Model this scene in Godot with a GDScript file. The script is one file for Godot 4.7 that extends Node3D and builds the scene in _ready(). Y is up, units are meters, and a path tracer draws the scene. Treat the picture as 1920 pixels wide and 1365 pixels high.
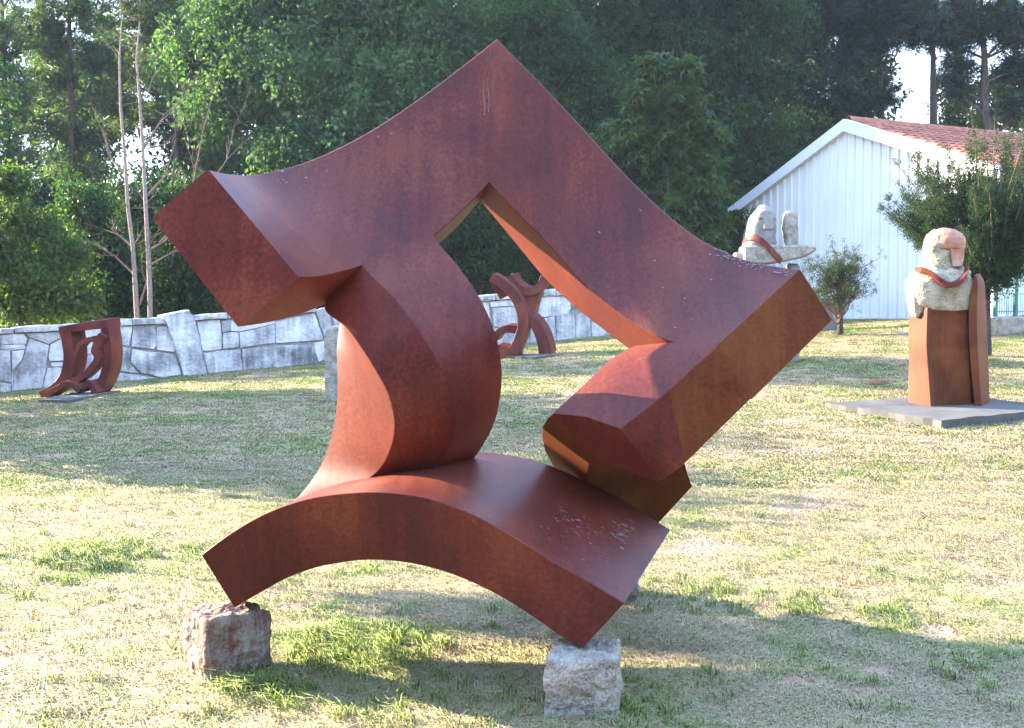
extends Node3D
# A corten steel sculpture on three stone blocks in a sculpture park: lawn, granite wall, wood, white barn.

const F := 2058.0                      # focal length in pixels of a 1920 x 1365 picture
const PITCH := -0.04006
var eye := Vector3(0, 1.6, 0)
var look := Basis()
var taken := {}
var rng := RandomNumberGenerator.new()
var M := {}
var nz := FastNoiseLite.new()
var nz2 := FastNoiseLite.new()

func _ready() -> void:
	rng.seed = 11
	look = Basis(Vector3(1, 0, 0), PITCH)
	nz.seed = 3; nz.frequency = 1.0; nz.fractal_octaves = 3
	nz2.seed = 8; nz2.frequency = 1.0; nz2.fractal_octaves = 4
	# camera
	var cam := Camera3D.new(); cam.name = "camera"
	cam.fov = rad_to_deg(2.0 * atan(682.5 / F)); cam.near = 0.05; cam.far = 400.0
	cam.position = eye; cam.basis = look
	add_child(cam)
	cam.current = true
	# sky
	var env := Environment.new()
	var sm := ProceduralSkyMaterial.new()
	sm.sky_top_color = Color(0.56, 0.69, 0.88); sm.sky_horizon_color = Color(0.90, 0.94, 0.98); sm.sky_curve = 0.16
	sm.ground_bottom_color = Color(0.30, 0.30, 0.24); sm.ground_horizon_color = Color(0.55, 0.57, 0.52)
	sm.sun_angle_max = 28.0; sm.sun_curve = 0.12
	sm.sky_energy_multiplier = 0.95
	var sky := Sky.new(); sky.sky_material = sm
	env.background_mode = Environment.BG_SKY; env.sky = sky
	env.tonemap_mode = Environment.TONE_MAPPER_LINEAR
	env.tonemap_exposure = 7.5
	env.sdfgi_enabled = true; env.ssao_enabled = true; env.ssil_enabled = true
	env.fog_enabled = FOG > 0.0; env.fog_light_color = Color(0.86, 0.93, 1.0); env.fog_density = FOG
	var we := WorldEnvironment.new(); we.name = "world_environment"; we.environment = env; add_child(we)
	# sun: behind the wood on the left, low
	var sun := DirectionalLight3D.new(); sun.name = "sun"
	sun.light_energy = 1.6; sun.light_color = Color(1.0, 0.93, 0.82); sun.light_angular_distance = 0.5; sun.shadow_enabled = true
	var az := deg_to_rad(SUN_AZ); var el := deg_to_rad(SUN_EL)
	var to_sun := Vector3(-sin(az) * cos(el), sin(el), -cos(az) * cos(el))
	sun.basis = Basis.looking_at(-to_sun); sun.position = Vector3(-20, 20, -20)
	add_child(sun)
	materials()
	lawn()
	stone_wall()
	barn()
	trees()
	main_sculpture()
	other_sculptures()
	grass()

const SUN_AZ := 67.0      # degrees to the left of straight ahead
const SUN_EL := 19.0
const FOG := 0.0004

# ---------------------------------------------------------------- helpers
func ray(px: float, py: float) -> Vector3:
	return look * Vector3((px - 960.0) / F, (682.5 - py) / F, -1.0)

func at(px: float, py: float, d: float) -> Vector3:
	return eye + ray(px, py) * d

func ground_h(x: float, z: float) -> float:
	var d := -z
	var s := 0.0
	if d > 6.0:
		s = (d - 6.0) / 16.0
		s = s * s * (1.6 - 0.6 * s) if s < 1.0 else 1.0 + (d - 22.0) * 0.02
	s = minf(s, 1.5)
	var h := s * clampf(0.87 + 0.07 * x, 0.0, 1.75)
	return h

func on_ground(px: float, py: float) -> Vector3:
	var r := ray(px, py)
	var d := 2.0
	while d < 60.0:
		var p := eye + r * d
		if p.y <= ground_h(p.x, p.z):
			return Vector3(p.x, ground_h(p.x, p.z), p.z)
		d += 0.02
	return eye + r * 40.0

func on_depth(px: float, d: float) -> Vector3:      # a place on the ground at a picture column and depth
	var p := at(px, 640, d)
	return Vector3(p.x, ground_h(p.x, p.z), p.z)

func depth_of(p: Vector3) -> float:
	return -(look.inverse() * (p - eye)).z

func numbered(called: String) -> String:
	if not taken.has(called):
		taken[called] = 0
		return called
	taken[called] += 1
	return "%s_%03d" % [called, taken[called]]

func tag(o: Node, label: String, category := "", group := "") -> Node:
	o.set_meta("label", label)
	if category: o.set_meta("category", category)
	if group: o.set_meta("group", group)
	return o

func thing(called: String, label: String, category: String, where := Vector3.ZERO, turn := 0.0, group := "") -> Node3D:
	var o := Node3D.new(); o.name = numbered(called); add_child(o)
	o.position = where; o.rotation.y = turn
	tag(o, label, category, group)
	return o

func obj(called: String, mesh: Mesh, m: Material, parent: Node = null) -> MeshInstance3D:
	var o := MeshInstance3D.new(); o.name = called if parent else numbered(called); o.mesh = mesh
	if m: o.material_override = m
	if parent: parent.add_child(o, true)
	else: add_child(o)
	return o

func copies(called: String, mesh: Mesh, m: Material, xf: Array, cols: Array, parent: Node = null) -> MultiMeshInstance3D:
	var mm := MultiMesh.new(); mm.transform_format = MultiMesh.TRANSFORM_3D; mm.use_colors = true
	mm.mesh = mesh; mm.instance_count = xf.size()
	for i in xf.size():
		mm.set_instance_transform(i, xf[i]); mm.set_instance_color(i, cols[i])
	var o := MultiMeshInstance3D.new(); o.multimesh = mm; o.material_override = m
	o.name = called if parent else numbered(called)
	o.set_meta("kind", "stuff")
	if parent: parent.add_child(o, true)
	else: add_child(o)
	return o

func begin() -> SurfaceTool:
	var st := SurfaceTool.new(); st.begin(Mesh.PRIMITIVE_TRIANGLES); return st

func tri(st: SurfaceTool, a: Vector3, b: Vector3, c: Vector3, na: Vector3, nb: Vector3, nc: Vector3) -> void:
	var g := (b - a).cross(c - a)
	if g.length_squared() < 1e-14: return
	if g.dot(na + nb + nc) > 0.0:
		var t := b; b = c; c = t
		t = nb; nb = nc; nc = t
	st.set_normal(na); st.add_vertex(a)
	st.set_normal(nb); st.add_vertex(b)
	st.set_normal(nc); st.add_vertex(c)

func flat_tri(st: SurfaceTool, a: Vector3, b: Vector3, c: Vector3, n: Vector3) -> void:
	var g := (b - a).cross(c - a).normalized()
	if g.dot(n) < 0: g = -g
	tri(st, a, b, c, g, g, g)

func quad(st: SurfaceTool, a: Vector3, b: Vector3, c: Vector3, d: Vector3, n: Vector3) -> void:
	flat_tri(st, a, b, c, n); flat_tri(st, a, c, d, n)

func box(st: SurfaceTool, c: Vector3, s: Vector3, b := Basis()) -> void:      # centre, full size
	var h := s / 2.0
	for ax in 3:
		for sg in [-1.0, 1.0]:
			var n := Vector3.ZERO; n[ax] = sg
			var u := Vector3.ZERO; u[(ax + 1) % 3] = 1.0
			var v := Vector3.ZERO; v[(ax + 2) % 3] = 1.0
			var o: Vector3 = n * h
			quad(st, c + b * (o + (u + v) * h), c + b * (o + (u - v) * h), c + b * (o - (u + v) * h), c + b * (o - (u - v) * h), b * n)

func tube(st: SurfaceTool, pts: Array, radii: Array, sides := 6) -> void:
	var n := pts.size()
	var rings := []
	var side := Vector3(1, 0, 0.3)
	for i in n:
		var t: Vector3 = (pts[mini(i + 1, n - 1)] - pts[maxi(i - 1, 0)]).normalized()
		var u := side - t * side.dot(t)
		if u.length() < 0.1: u = Vector3(0, 0, 1) - t * t.z
		u = u.normalized(); side = u
		var v := t.cross(u)
		var ring := []
		for k in sides:
			var a := TAU * k / sides
			ring.append(u * cos(a) + v * sin(a))
		rings.append(ring)
	for i in n - 1:
		for k in sides:
			var k2 := (k + 1) % sides
			var a: Vector3 = pts[i] + rings[i][k] * radii[i]
			var b: Vector3 = pts[i] + rings[i][k2] * radii[i]
			var c: Vector3 = pts[i + 1] + rings[i + 1][k2] * radii[i + 1]
			var d: Vector3 = pts[i + 1] + rings[i + 1][k] * radii[i + 1]
			tri(st, a, b, c, rings[i][k], rings[i][k2], rings[i + 1][k2])
			tri(st, a, c, d, rings[i][k], rings[i + 1][k2], rings[i + 1][k])

# A bar lofted through cross-sections (Arrays of Vector3). Corners get a small rounded chamfer, corners in «soft» none.
func loft(st: SurfaceTool, secs: Array, per := 6, smooth := true, e := 0.006, soft := [], caps := [true, true], alt_face := -1, alt: SurfaceTool = null, alt_until := 1.0) -> void:
	var m: int = secs[0].size()
	var fine := []
	if smooth and secs.size() > 2:
		var t := [0.0]
		for s in range(1, secs.size()):
			var l := 0.0
			for k in m: l += (secs[s][k] - secs[s - 1][k]).length()
			t.append(t[-1] + l / m + 1e-4)
		var tan := []
		for s in secs.size():
			var row := []
			for k in m:
				if s == 0: row.append((secs[1][k] - secs[0][k]) / (t[1] - t[0]))
				elif s == secs.size() - 1: row.append((secs[s][k] - secs[s - 1][k]) / (t[s] - t[s - 1]))
				else:
					var h0: float = t[s] - t[s - 1]
					var h1: float = t[s + 1] - t[s]
					var v0: Vector3 = (secs[s][k] - secs[s - 1][k]) / h0
					var v1: Vector3 = (secs[s + 1][k] - secs[s][k]) / h1
					row.append((v0 * h1 + v1 * h0) / (h0 + h1))
			tan.append(row)
		for k in m:                      # natural ends
			tan[0][k] = (secs[1][k] - secs[0][k]) / (t[1] - t[0]) * 1.5 - tan[1][k] * 0.5
			var z := secs.size() - 1
			tan[z][k] = (secs[z][k] - secs[z - 1][k]) / (t[z] - t[z - 1]) * 1.5 - tan[z - 1][k] * 0.5
		for s in secs.size() - 1:
			for i in per + (1 if s == secs.size() - 2 else 0):
				var x := float(i) / per
				var h: float = t[s + 1] - t[s]
				var row := []
				for k in m:
					var a: Vector3 = secs[s][k] * (1.0 + 2.0 * x) * (1.0 - x) * (1.0 - x) + secs[s + 1][k] * x * x * (3.0 - 2.0 * x)
					a += (tan[s][k] * x * (1.0 - x) * (1.0 - x) - tan[s + 1][k] * x * x * (1.0 - x)) * h
					row.append(a)
				fine.append(row)
	else:
		fine = secs
	var n := fine.size()
	var q := []            # two points for each corner
	var mids := []
	for s in n:
		var row := []
		var c := Vector3.ZERO
		for k in m:
			c += fine[s][k] / m
			var p: Vector3 = fine[s][k]
			if k in soft:
				row.append(p); row.append(p)
			else:
				var a: Vector3 = fine[s][(k + m - 1) % m] - p
				var b: Vector3 = fine[s][(k + 1) % m] - p
				row.append(p + a.normalized() * minf(e, a.length() * 0.3)); row.append(p + b.normalized() * minf(e, b.length() * 0.3))
		q.append(row); mids.append(c)
	var nor := []          # nor[s][2k] at b_k, nor[s][2k+1] at a_(k+1), both of the face k
	for s in n:
		var row := []
		var s0 := maxi(s - 1, 0)
		var s1 := mini(s + 1, n - 1)
		for k in m:
			var k2 := (k + 1) % m
			var across: Vector3 = fine[s][k2] - fine[s][k]
			var n0: Vector3 = (fine[s1][k] - fine[s0][k]).cross(across).normalized()
			var n1: Vector3 = (fine[s1][k2] - fine[s0][k2]).cross(across).normalized()
			var out: Vector3 = (fine[s][k] + fine[s][k2]) * 0.5 - mids[s]
			if n0.dot(out) < 0: n0 = -n0
			if n1.dot(out) < 0: n1 = -n1
			row.append(n0); row.append(n1)
		nor.append(row)
	for s in n:
		for k in m:
			if k in soft:
				var kp := (k + m - 1) % m
				var av: Vector3 = (nor[s][2 * k] + nor[s][2 * kp + 1]).normalized()
				nor[s][2 * k] = av; nor[s][2 * kp + 1] = av
	for s in n - 1:
		for k in m:
			var k2 := (k + 1) % m
			var on := alt if k == alt_face and s < alt_until * (n - 1) - 0.5 else st
			tri(on, q[s][2 * k + 1], q[s][2 * k2], q[s + 1][2 * k2], nor[s][2 * k], nor[s][2 * k + 1], nor[s + 1][2 * k + 1])
			tri(on, q[s][2 * k + 1], q[s + 1][2 * k2], q[s + 1][2 * k + 1], nor[s][2 * k], nor[s + 1][2 * k + 1], nor[s + 1][2 * k])
			if not (k in soft):
				var kp := (k + m - 1) % m
				tri(st, q[s][2 * k], q[s][2 * k + 1], q[s + 1][2 * k + 1], nor[s][2 * kp + 1], nor[s][2 * k], nor[s + 1][2 * k])
				tri(st, q[s][2 * k], q[s + 1][2 * k + 1], q[s + 1][2 * k], nor[s][2 * kp + 1], nor[s + 1][2 * k], nor[s + 1][2 * kp + 1])
	for w in 2:
		if not caps[w]: continue
		var s := 0 if w == 0 else n - 1
		var out: Vector3 = mids[s] - mids[1 if w == 0 else n - 2]
		var nn := Vector3.ZERO
		for k in m:
			nn += (fine[s][k] - mids[s]).cross(fine[s][(k + 1) % m] - mids[s])
		nn = nn.normalized()
		if nn.dot(out) < 0: nn = -nn
		for k in 2 * m:
			tri(alt if alt_face == 99 and w == 1 else st, mids[s], q[s][k], q[s][(k + 1) % (2 * m)], nn, nn, nn)

func secs_px(rows: Array, n: int) -> Array:      # rows of x, y, depth triples
	var res := []
	for r in rows:
		var s := []
		for k in n: s.append(at(r[3 * k], r[3 * k + 1], r[3 * k + 2]))
		res.append(s)
	return res

func moved(secs: Array, by: Vector3) -> Array:
	var res := []
	for s in secs:
		var r := []
		for p in s: r.append(p - by)
		res.append(r)
	return res

# a carved stone: oval sections [column, row, half width, depth offset, half depth] in picture pixels and metres, made uneven
func carved(st: SurfaceTool, rows: Array, d: float, base: Vector3, power: float, rough: float, freq: float, seed_: float) -> void:
	var secs := []
	var k := d / F
	for i in (rows.size() - 1) * 4 + 1:
		var f := i / 4.0
		var a: Array = rows[mini(int(f), rows.size() - 1)]
		var b: Array = rows[mini(int(f) + 1, rows.size() - 1)]
		var w := f - int(f)
		var v := []
		for q in 5: v.append(lerpf(a[q], b[q], w))
		var c := at(v[0], v[1], d + v[3]) - base
		var sec := []
		for j in 36:
			var an := TAU * j / 36.0
			var l := pow(pow(absf(cos(an)), power) + pow(absf(sin(an)), power), -1.0 / power)
			var o := Vector3(cos(an) * l * v[2] * k, 0, sin(an) * l * v[4])
			var p := c + o
			var g := nz2.get_noise_3d(p.x * freq + seed_, p.y * freq, p.z * freq) * rough + nz.get_noise_3d(p.x * freq * 4.0, p.y * freq * 4.0 + seed_, p.z * freq * 4.0) * rough * 0.4
			sec.append(p + o.normalized() * g + Vector3(0, g * 0.4, 0))
		secs.append(sec)
	loft(st, secs, 1, false, 0.0, range(36))

# a rough lump: a sphere of directions pushed out to a rounded box and then by noise
func lump(st: SurfaceTool, c: Vector3, half: Vector3, squared: float, rough: float, freq: float, seed_: float, rows := 26, b := Basis()) -> void:
	var pts := []
	for i in rows + 1:
		var row := []
		var th := PI * i / rows
		for j in 2 * rows + 1:
			var ph := TAU * (j % (2 * rows)) / (2.0 * rows)
			var d := Vector3(sin(th) * cos(ph), cos(th), sin(th) * sin(ph))
			var l := pow(pow(absf(d.x), squared) + pow(absf(d.y), squared) + pow(absf(d.z), squared), -1.0 / squared)
			var p := d * l * half
			var k := nz2.get_noise_3d(p.x * freq + seed_, p.y * freq, p.z * freq) * rough
			k += nz.get_noise_3d(p.x * freq * 4.0 + seed_, p.y * freq * 4.0, p.z * freq * 4.0) * rough * 0.35
			p += d * k
			row.append(c + b * p)
		pts.append(row)
	var w := 2 * rows
	var nor := []
	for i in rows + 1:
		var row := []
		for j in w + 1:
			var du: Vector3 = pts[i][(j + 1) % w] - pts[i][(j + w - 1) % w]
			var dv: Vector3 = pts[mini(i + 1, rows)][j] - pts[maxi(i - 1, 0)][j]
			var n := du.cross(dv).normalized()
			if i == 0: n = b * Vector3.UP
			elif i == rows: n = b * Vector3.DOWN
			elif n.dot(pts[i][j] - c) < 0: n = -n
			row.append(n)
		nor.append(row)
	for i in rows:
		for j in w:
			tri(st, pts[i][j], pts[i + 1][j], pts[i + 1][j + 1], nor[i][j], nor[i + 1][j], nor[i + 1][j + 1])
			tri(st, pts[i][j], pts[i + 1][j + 1], pts[i][j + 1], nor[i][j], nor[i + 1][j + 1], nor[i][j + 1])

# ---------------------------------------------------------------- materials
func seamless(seed_: int, freq: float, oct: int, w: int, h: int, big := 512) -> Image:
	var n := FastNoiseLite.new(); n.seed = seed_; n.frequency = freq; n.fractal_octaves = oct; n.noise_type = FastNoiseLite.TYPE_SIMPLEX_SMOOTH
	var im := n.get_seamless_image(w, h)
	im.convert(Image.FORMAT_L8)
	if w != big or h != big: im.resize(big, big, Image.INTERPOLATE_CUBIC)
	return im

# mixes up to three colours (linear) by layered noise; weights a: broad, b: fine, c: streaks
func layered(seed_: int, size: int, cols: Array, wa: float, wb: float, wc: float, fa := 0.008, fb := 0.09, grain := 0.12) -> ImageTexture:
	var A := seamless(seed_, fa, 4, size, size, size)
	var B := seamless(seed_ + 1, fb, 3, size, size, size)
	var C := seamless(seed_ + 2, 0.06, 3, size, maxi(16, size / 12), size)
	var im := Image.create(size, size, false, Image.FORMAT_RGB8)
	var r := RandomNumberGenerator.new(); r.seed = seed_
	for y in size:
		for x in size:
			var v := (A.get_pixel(x, y).r - 0.5) * wa + (B.get_pixel(x, y).r - 0.5) * wb + (C.get_pixel(x, y).r - 0.5) * wc
			var f := clampf(0.5 + v, 0.0, 1.0) * (cols.size() - 1)
			var i := mini(int(f), cols.size() - 2)
			var c: Color = cols[i].lerp(cols[i + 1], f - i)
			var g := 1.0 + (r.randf() - 0.5) * grain
			c = Color(c.r * g, c.g * g, c.b * g).linear_to_srgb()
			im.set_pixel(x, y, c)
	return ImageTexture.create_from_image(im)

func tri_mat(tex: Texture2D, scale: float, rough: float, spec := 0.5, local := true) -> StandardMaterial3D:
	var m := StandardMaterial3D.new()
	m.albedo_texture = tex
	m.uv1_triplanar = true; m.uv1_world_triplanar = not local
	m.uv1_scale = Vector3.ONE * scale
	m.roughness = rough; m.metallic_specular = spec
	return m

func bump(m: StandardMaterial3D, seed_: int, freq: float, cm: float, oct := 4) -> StandardMaterial3D:
	var im := seamless(seed_, freq, oct, 512, 512)
	m.heightmap_enabled = true; m.heightmap_texture = ImageTexture.create_from_image(im); m.heightmap_scale = cm
	return m

func sheen(m: StandardMaterial3D, r: float) -> void:
	m.rim_enabled = true; m.rim = r; m.rim_tint = 0.5

func plain(c: Color, rough: float, spec := 0.4) -> StandardMaterial3D:
	var m := StandardMaterial3D.new(); m.albedo_color = c.linear_to_srgb(); m.roughness = rough; m.metallic_specular = spec
	return m

func leafy(c: Color, back: float) -> StandardMaterial3D:
	var m := StandardMaterial3D.new()
	m.albedo_color = c.linear_to_srgb(); m.vertex_color_use_as_albedo = true
	m.roughness = 0.5; m.metallic_specular = 0.4
	m.backlight_enabled = true; m.backlight = Color(back * 0.9, back, back * 0.62)
	m.cull_mode = BaseMaterial3D.CULL_DISABLED
	return m

func materials() -> void:
	var rust := [Color(0.062, 0.014, 0.013), Color(0.103, 0.020, 0.016), Color(0.125, 0.024, 0.017), Color(0.174, 0.043, 0.022)]
	M.corten = tri_mat(layered(21, 512, rust, 1.7, 1.0, 0.55, 0.006, 0.16, 0.5), 0.42, 0.45, 0.30)
	bump(M.corten, 31, 0.09, 0.05)
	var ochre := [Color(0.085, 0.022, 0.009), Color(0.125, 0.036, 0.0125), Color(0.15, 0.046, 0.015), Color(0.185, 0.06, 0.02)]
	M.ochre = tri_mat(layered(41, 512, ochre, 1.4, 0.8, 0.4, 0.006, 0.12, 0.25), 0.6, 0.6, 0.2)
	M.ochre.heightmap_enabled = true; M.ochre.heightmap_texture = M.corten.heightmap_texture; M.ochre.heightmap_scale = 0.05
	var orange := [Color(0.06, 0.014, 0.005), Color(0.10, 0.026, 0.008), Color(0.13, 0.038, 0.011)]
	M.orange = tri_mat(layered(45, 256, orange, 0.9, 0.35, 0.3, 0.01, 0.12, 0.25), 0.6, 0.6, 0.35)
	var gran := [Color(0.088, 0.074, 0.061), Color(0.243, 0.209, 0.176), Color(0.385, 0.338, 0.277), Color(0.472, 0.425, 0.358)]
	var gtex := layered(51, 512, gran, 0.7, 0.9, 0.15, 0.01, 0.14, 0.35)
	M.granite = bump(tri_mat(gtex, 1.3, 0.9, 0.3), 52, 0.03, 1.6)
	var stained := [Color(0.096, 0.027, 0.018), Color(0.144, 0.090, 0.066), Color(0.216, 0.180, 0.150), Color(0.276, 0.252, 0.216)]
	M.granite_rusty = tri_mat(layered(55, 512, stained, 1.0, 0.6, 0.5, 0.010, 0.14, 0.3), 1.1, 0.9, 0.3)
	M.granite_rusty.heightmap_enabled = true; M.granite_rusty.heightmap_texture = M.granite.heightmap_texture; M.granite_rusty.heightmap_scale = 1.6
	M.wall = []
	var tones := [[0.52, 0.78], [0.42, 0.72], [0.20, 0.55], [0.52, 0.76]]
	for i in 4:
		var a: float = tones[i][0]
		var b: float = tones[i][1]
		var dark := Color(0.15, 0.14, 0.145)
		var cols := [dark, Color(a * 0.75, a * 0.72, a * 0.74), Color(b * 0.86, b * 0.84, b * 0.83), Color(b, b * 0.98, b * 0.95)]
		var m := tri_mat(layered(60 + 3 * i, 256, cols, 0.8, 0.35, 0.55 if i != 3 else 0.2, 0.010, 0.12, 0.3), 0.45, 0.92, 0.25, false)
		m.heightmap_enabled = true; m.heightmap_texture = M.granite.heightmap_texture; m.heightmap_scale = 2.0
		M.wall.append(m)
	M.mortar = tri_mat(layered(75, 256, [Color(0.180, 0.163, 0.151), Color(0.315, 0.292, 0.269), Color(0.427, 0.393, 0.359)], 0.8, 0.9, 0.2, 0.02, 0.1), 0.8, 0.95, 0.2)
	M.concrete = tri_mat(layered(81, 256, [Color(0.061, 0.058, 0.056), Color(0.097, 0.094, 0.090), Color(0.130, 0.126, 0.122)], 0.9, 0.4, 0.1, 0.01, 0.1), 0.5, 0.9, 0.3)
	M.limestone = bump(tri_mat(layered(85, 256, [Color(0.220, 0.174, 0.111), Color(0.402, 0.338, 0.237), Color(0.530, 0.474, 0.365)], 0.9, 0.6, 0.1, 0.012, 0.1, 0.2), 1.2, 0.9, 0.3), 86, 0.05, 3.0)
	M.pink = tri_mat(layered(88, 256, [Color(0.30, 0.12, 0.075), Color(0.36, 0.17, 0.115), Color(0.40, 0.30, 0.22)], 1.3, 0.4, 0.1, 0.012, 0.1, 0.15), 1.6, 0.6, 0.3)
	M.dressed = tri_mat(layered(90, 256, [Color(0.156, 0.138, 0.120), Color(0.240, 0.222, 0.198), Color(0.288, 0.270, 0.246)], 0.8, 0.4, 0.1, 0.012, 0.1, 0.15), 0.8, 0.75, 0.3)
	M.cladding = tri_mat(layered(92, 256, [Color(0.501, 0.516, 0.531), Color(0.577, 0.592, 0.607), Color(0.599, 0.615, 0.630)], 0.7, 0.15, 0.6, 0.01, 0.1, 0.04), 0.25, 0.45, 0.45)
	M.trim = plain(Color(0.55, 0.57, 0.60), 0.45)
	M.tile = tri_mat(layered(94, 256, [Color(0.176, 0.060, 0.040), Color(0.336, 0.128, 0.080), Color(0.400, 0.184, 0.128)], 0.8, 0.6, 0.2, 0.02, 0.15, 0.3), 0.6, 0.85, 0.3)
	M.bark = bump(tri_mat(layered(96, 256, [Color(0.035, 0.026, 0.022), Color(0.085, 0.065, 0.055), Color(0.14, 0.11, 0.095)], 0.6, 0.6, 0.9, 0.02, 0.12), 0.9, 0.95, 0.2), 97, 0.05, 3.0)
	M.birch = tri_mat(layered(98, 256, [Color(0.078, 0.054, 0.049), Color(0.235, 0.176, 0.157), Color(0.304, 0.260, 0.235)], 0.9, 0.8, 0.2, 0.03, 0.12), 1.5, 0.8, 0.3)
	M.twig = plain(Color(0.16, 0.10, 0.085), 0.9, 0.2)
	M.fence = plain(Color(0.02, 0.14, 0.13), 0.5)
	M.backing = plain(Color(0.02, 0.03, 0.015), 0.9)
	M.grey_board = plain(Color(0.17, 0.17, 0.18), 0.8, 0.3)
	M.splash = plain(Color(0.21, 0.16, 0.16), 0.9, 0.2)
	M.leaf = leafy(Color(1, 1, 1), 1.1)
	M.needle = leafy(Color(1, 1, 1), 0.4)
	M.blade = leafy(Color(1, 1, 1), 0.5)
	var gm := tri_mat(layered(100, 512, [Color(0.55, 0.52, 0.5), Color(0.85, 0.83, 0.8), Color(1, 1, 1)], 0.6, 0.9, 0.1, 0.02, 0.12, 0.3), 0.7, 0.95, 0.2, false)
	gm.vertex_color_use_as_albedo = true
	M.lawn = bump(gm, 101, 0.05, 3.0)
	M.earth = tri_mat(layered(103, 256, [Color(0.07, 0.04, 0.025), Color(0.16, 0.095, 0.06), Color(0.22, 0.14, 0.09)], 0.8, 0.8, 0.1, 0.02, 0.15), 2.0, 0.95, 0.2)

# ---------------------------------------------------------------- lawn and grass
func greenness(x: float, z: float) -> float:          # 0 dry straw ... 1 fresh green
	var v := 0.34 + nz2.get_noise_2d(x * 0.35, z * 0.35) * 0.5 + nz.get_noise_2d(x * 2.6 + 40.0, z * 2.6) * 0.6
	for s in [[-0.78, -5.25, 0.4, 0.9], [1.15, -6.2, 0.35, 0.4], [-2.9, -7.4, 0.8, 0.5], [1.9, -6.0, 0.4, 0.3]]:
		var d: float = Vector2(x - s[0], z - s[1]).length() / s[2]
		v += s[3] * exp(-d * d)
	v += clampf((-z - 8.0) * 0.02, 0.0, 0.25)
	return clampf(v, 0.0, 1.0)

func bareness(x: float, z: float) -> float:
	var v := nz2.get_noise_2d(x * 0.8 + 90.0, z * 0.8 + 7.0) * 1.6 + nz.get_noise_2d(x * 3.0, z * 3.0 + 60.0) * 0.6
	v += 0.5 * exp(-Vector2((x - 1.9) / 1.7, (z + 4.9) / 0.75).length_squared()) + 0.3 * exp(-Vector2((x - 1.8) / 1.6, (z + 7.2) / 0.7).length_squared())
	return clampf(v - 0.12, 0.0, 1.0)

func lawn_color(x: float, z: float) -> Color:
	var g := greenness(x, z)
	var c := Color(0.41, 0.31, 0.195).lerp(Color(0.22, 0.26, 0.085), smoothstep(0.35, 0.95, g))
	c = c.lerp(Color(0.38, 0.25, 0.19), bareness(x, z) * 0.95)
	return c

func lawn() -> void:
	var st := begin()
	var xs := []
	var zs := []
	var x := -34.0
	while x < 34.0:
		xs.append(x); x += 0.11 if absf(x) < 4.0 else (0.22 if absf(x) < 14.0 else 0.8)
	var z := 4.0
	while z > -60.0:
		zs.append(z); z -= 0.09 if z < -2.5 and z > -9.0 else (0.22 if z < 0.0 and z > -30.0 else 0.8)
	var pts := []
	for j in zs.size():
		var row := PackedVector3Array()
		for i in xs.size():
			var h := ground_h(xs[i], zs[j]) + nz.get_noise_2d(xs[i] * 0.8, zs[j] * 0.8) * 0.02
			row.append(Vector3(xs[i], h, zs[j]))
		pts.append(row)
	var nx := xs.size()
	for j in zs.size():
		for i in nx:
			var c := lawn_color(xs[i], zs[j]) if zs[j] > -32.0 else Color(0.09, 0.075, 0.04)
			st.set_color(c); st.set_normal(Vector3.UP); st.add_vertex(pts[j][i])
	for j in zs.size() - 1:
		for i in nx - 1:
			var a := j * nx + i
			st.add_index(a); st.add_index(a + nx); st.add_index(a + 1)
			st.add_index(a + 1); st.add_index(a + nx); st.add_index(a + nx + 1)
	st.generate_normals()
	var o := obj("lawn", st.commit(), M.lawn); o.set_meta("kind", "structure")
	# the forest floor and the land beyond, to the horizon
	var s2 := begin()
	var h2 := -0.25
	quad(s2, Vector3(-300, h2, 300), Vector3(300, h2, 300), Vector3(300, h2, -300), Vector3(-300, h2, -300), Vector3.UP)
	var f := obj("forest_floor", s2.commit(), M.earth); f.set_meta("kind", "structure")
	f.rotation.x = 0.0

func tuft(n: int, h: float, lean: float, w: float, spread: float) -> ArrayMesh:
	var st := begin()
	for i in n:
		var a := rng.randf() * TAU
		var p := Vector3(cos(a), 0, sin(a)) * spread * sqrt(rng.randf())
		var a2 := rng.randf() * TAU
		var d := Vector3(cos(a2), 0, sin(a2))
		var s := Vector3(-d.z, 0, d.x) * w * rng.randf_range(0.7, 1.3)
		var hh := h * rng.randf_range(0.5, 1.2)
		var l := lean * rng.randf_range(0.3, 1.5)
		var mid := p + Vector3.UP * hh * 0.65 + d * hh * l * 0.4
		var tip := p + Vector3.UP * hh * (1.0 - 0.25 * l) + d * hh * l * 1.2
		var c := rng.randf_range(0.75, 1.2)
		st.set_color(Color(c, c, c))
		var n1 := (d * 0.7 + Vector3.UP).normalized()
		tri(st, p - s, p + s, mid + s * 0.8, n1, n1, n1)
		tri(st, p - s, mid + s * 0.8, mid - s * 0.8, n1, n1, n1)
		tri(st, mid - s * 0.8, mid + s * 0.8, tip, n1, n1, n1)
	return st.commit()

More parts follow.
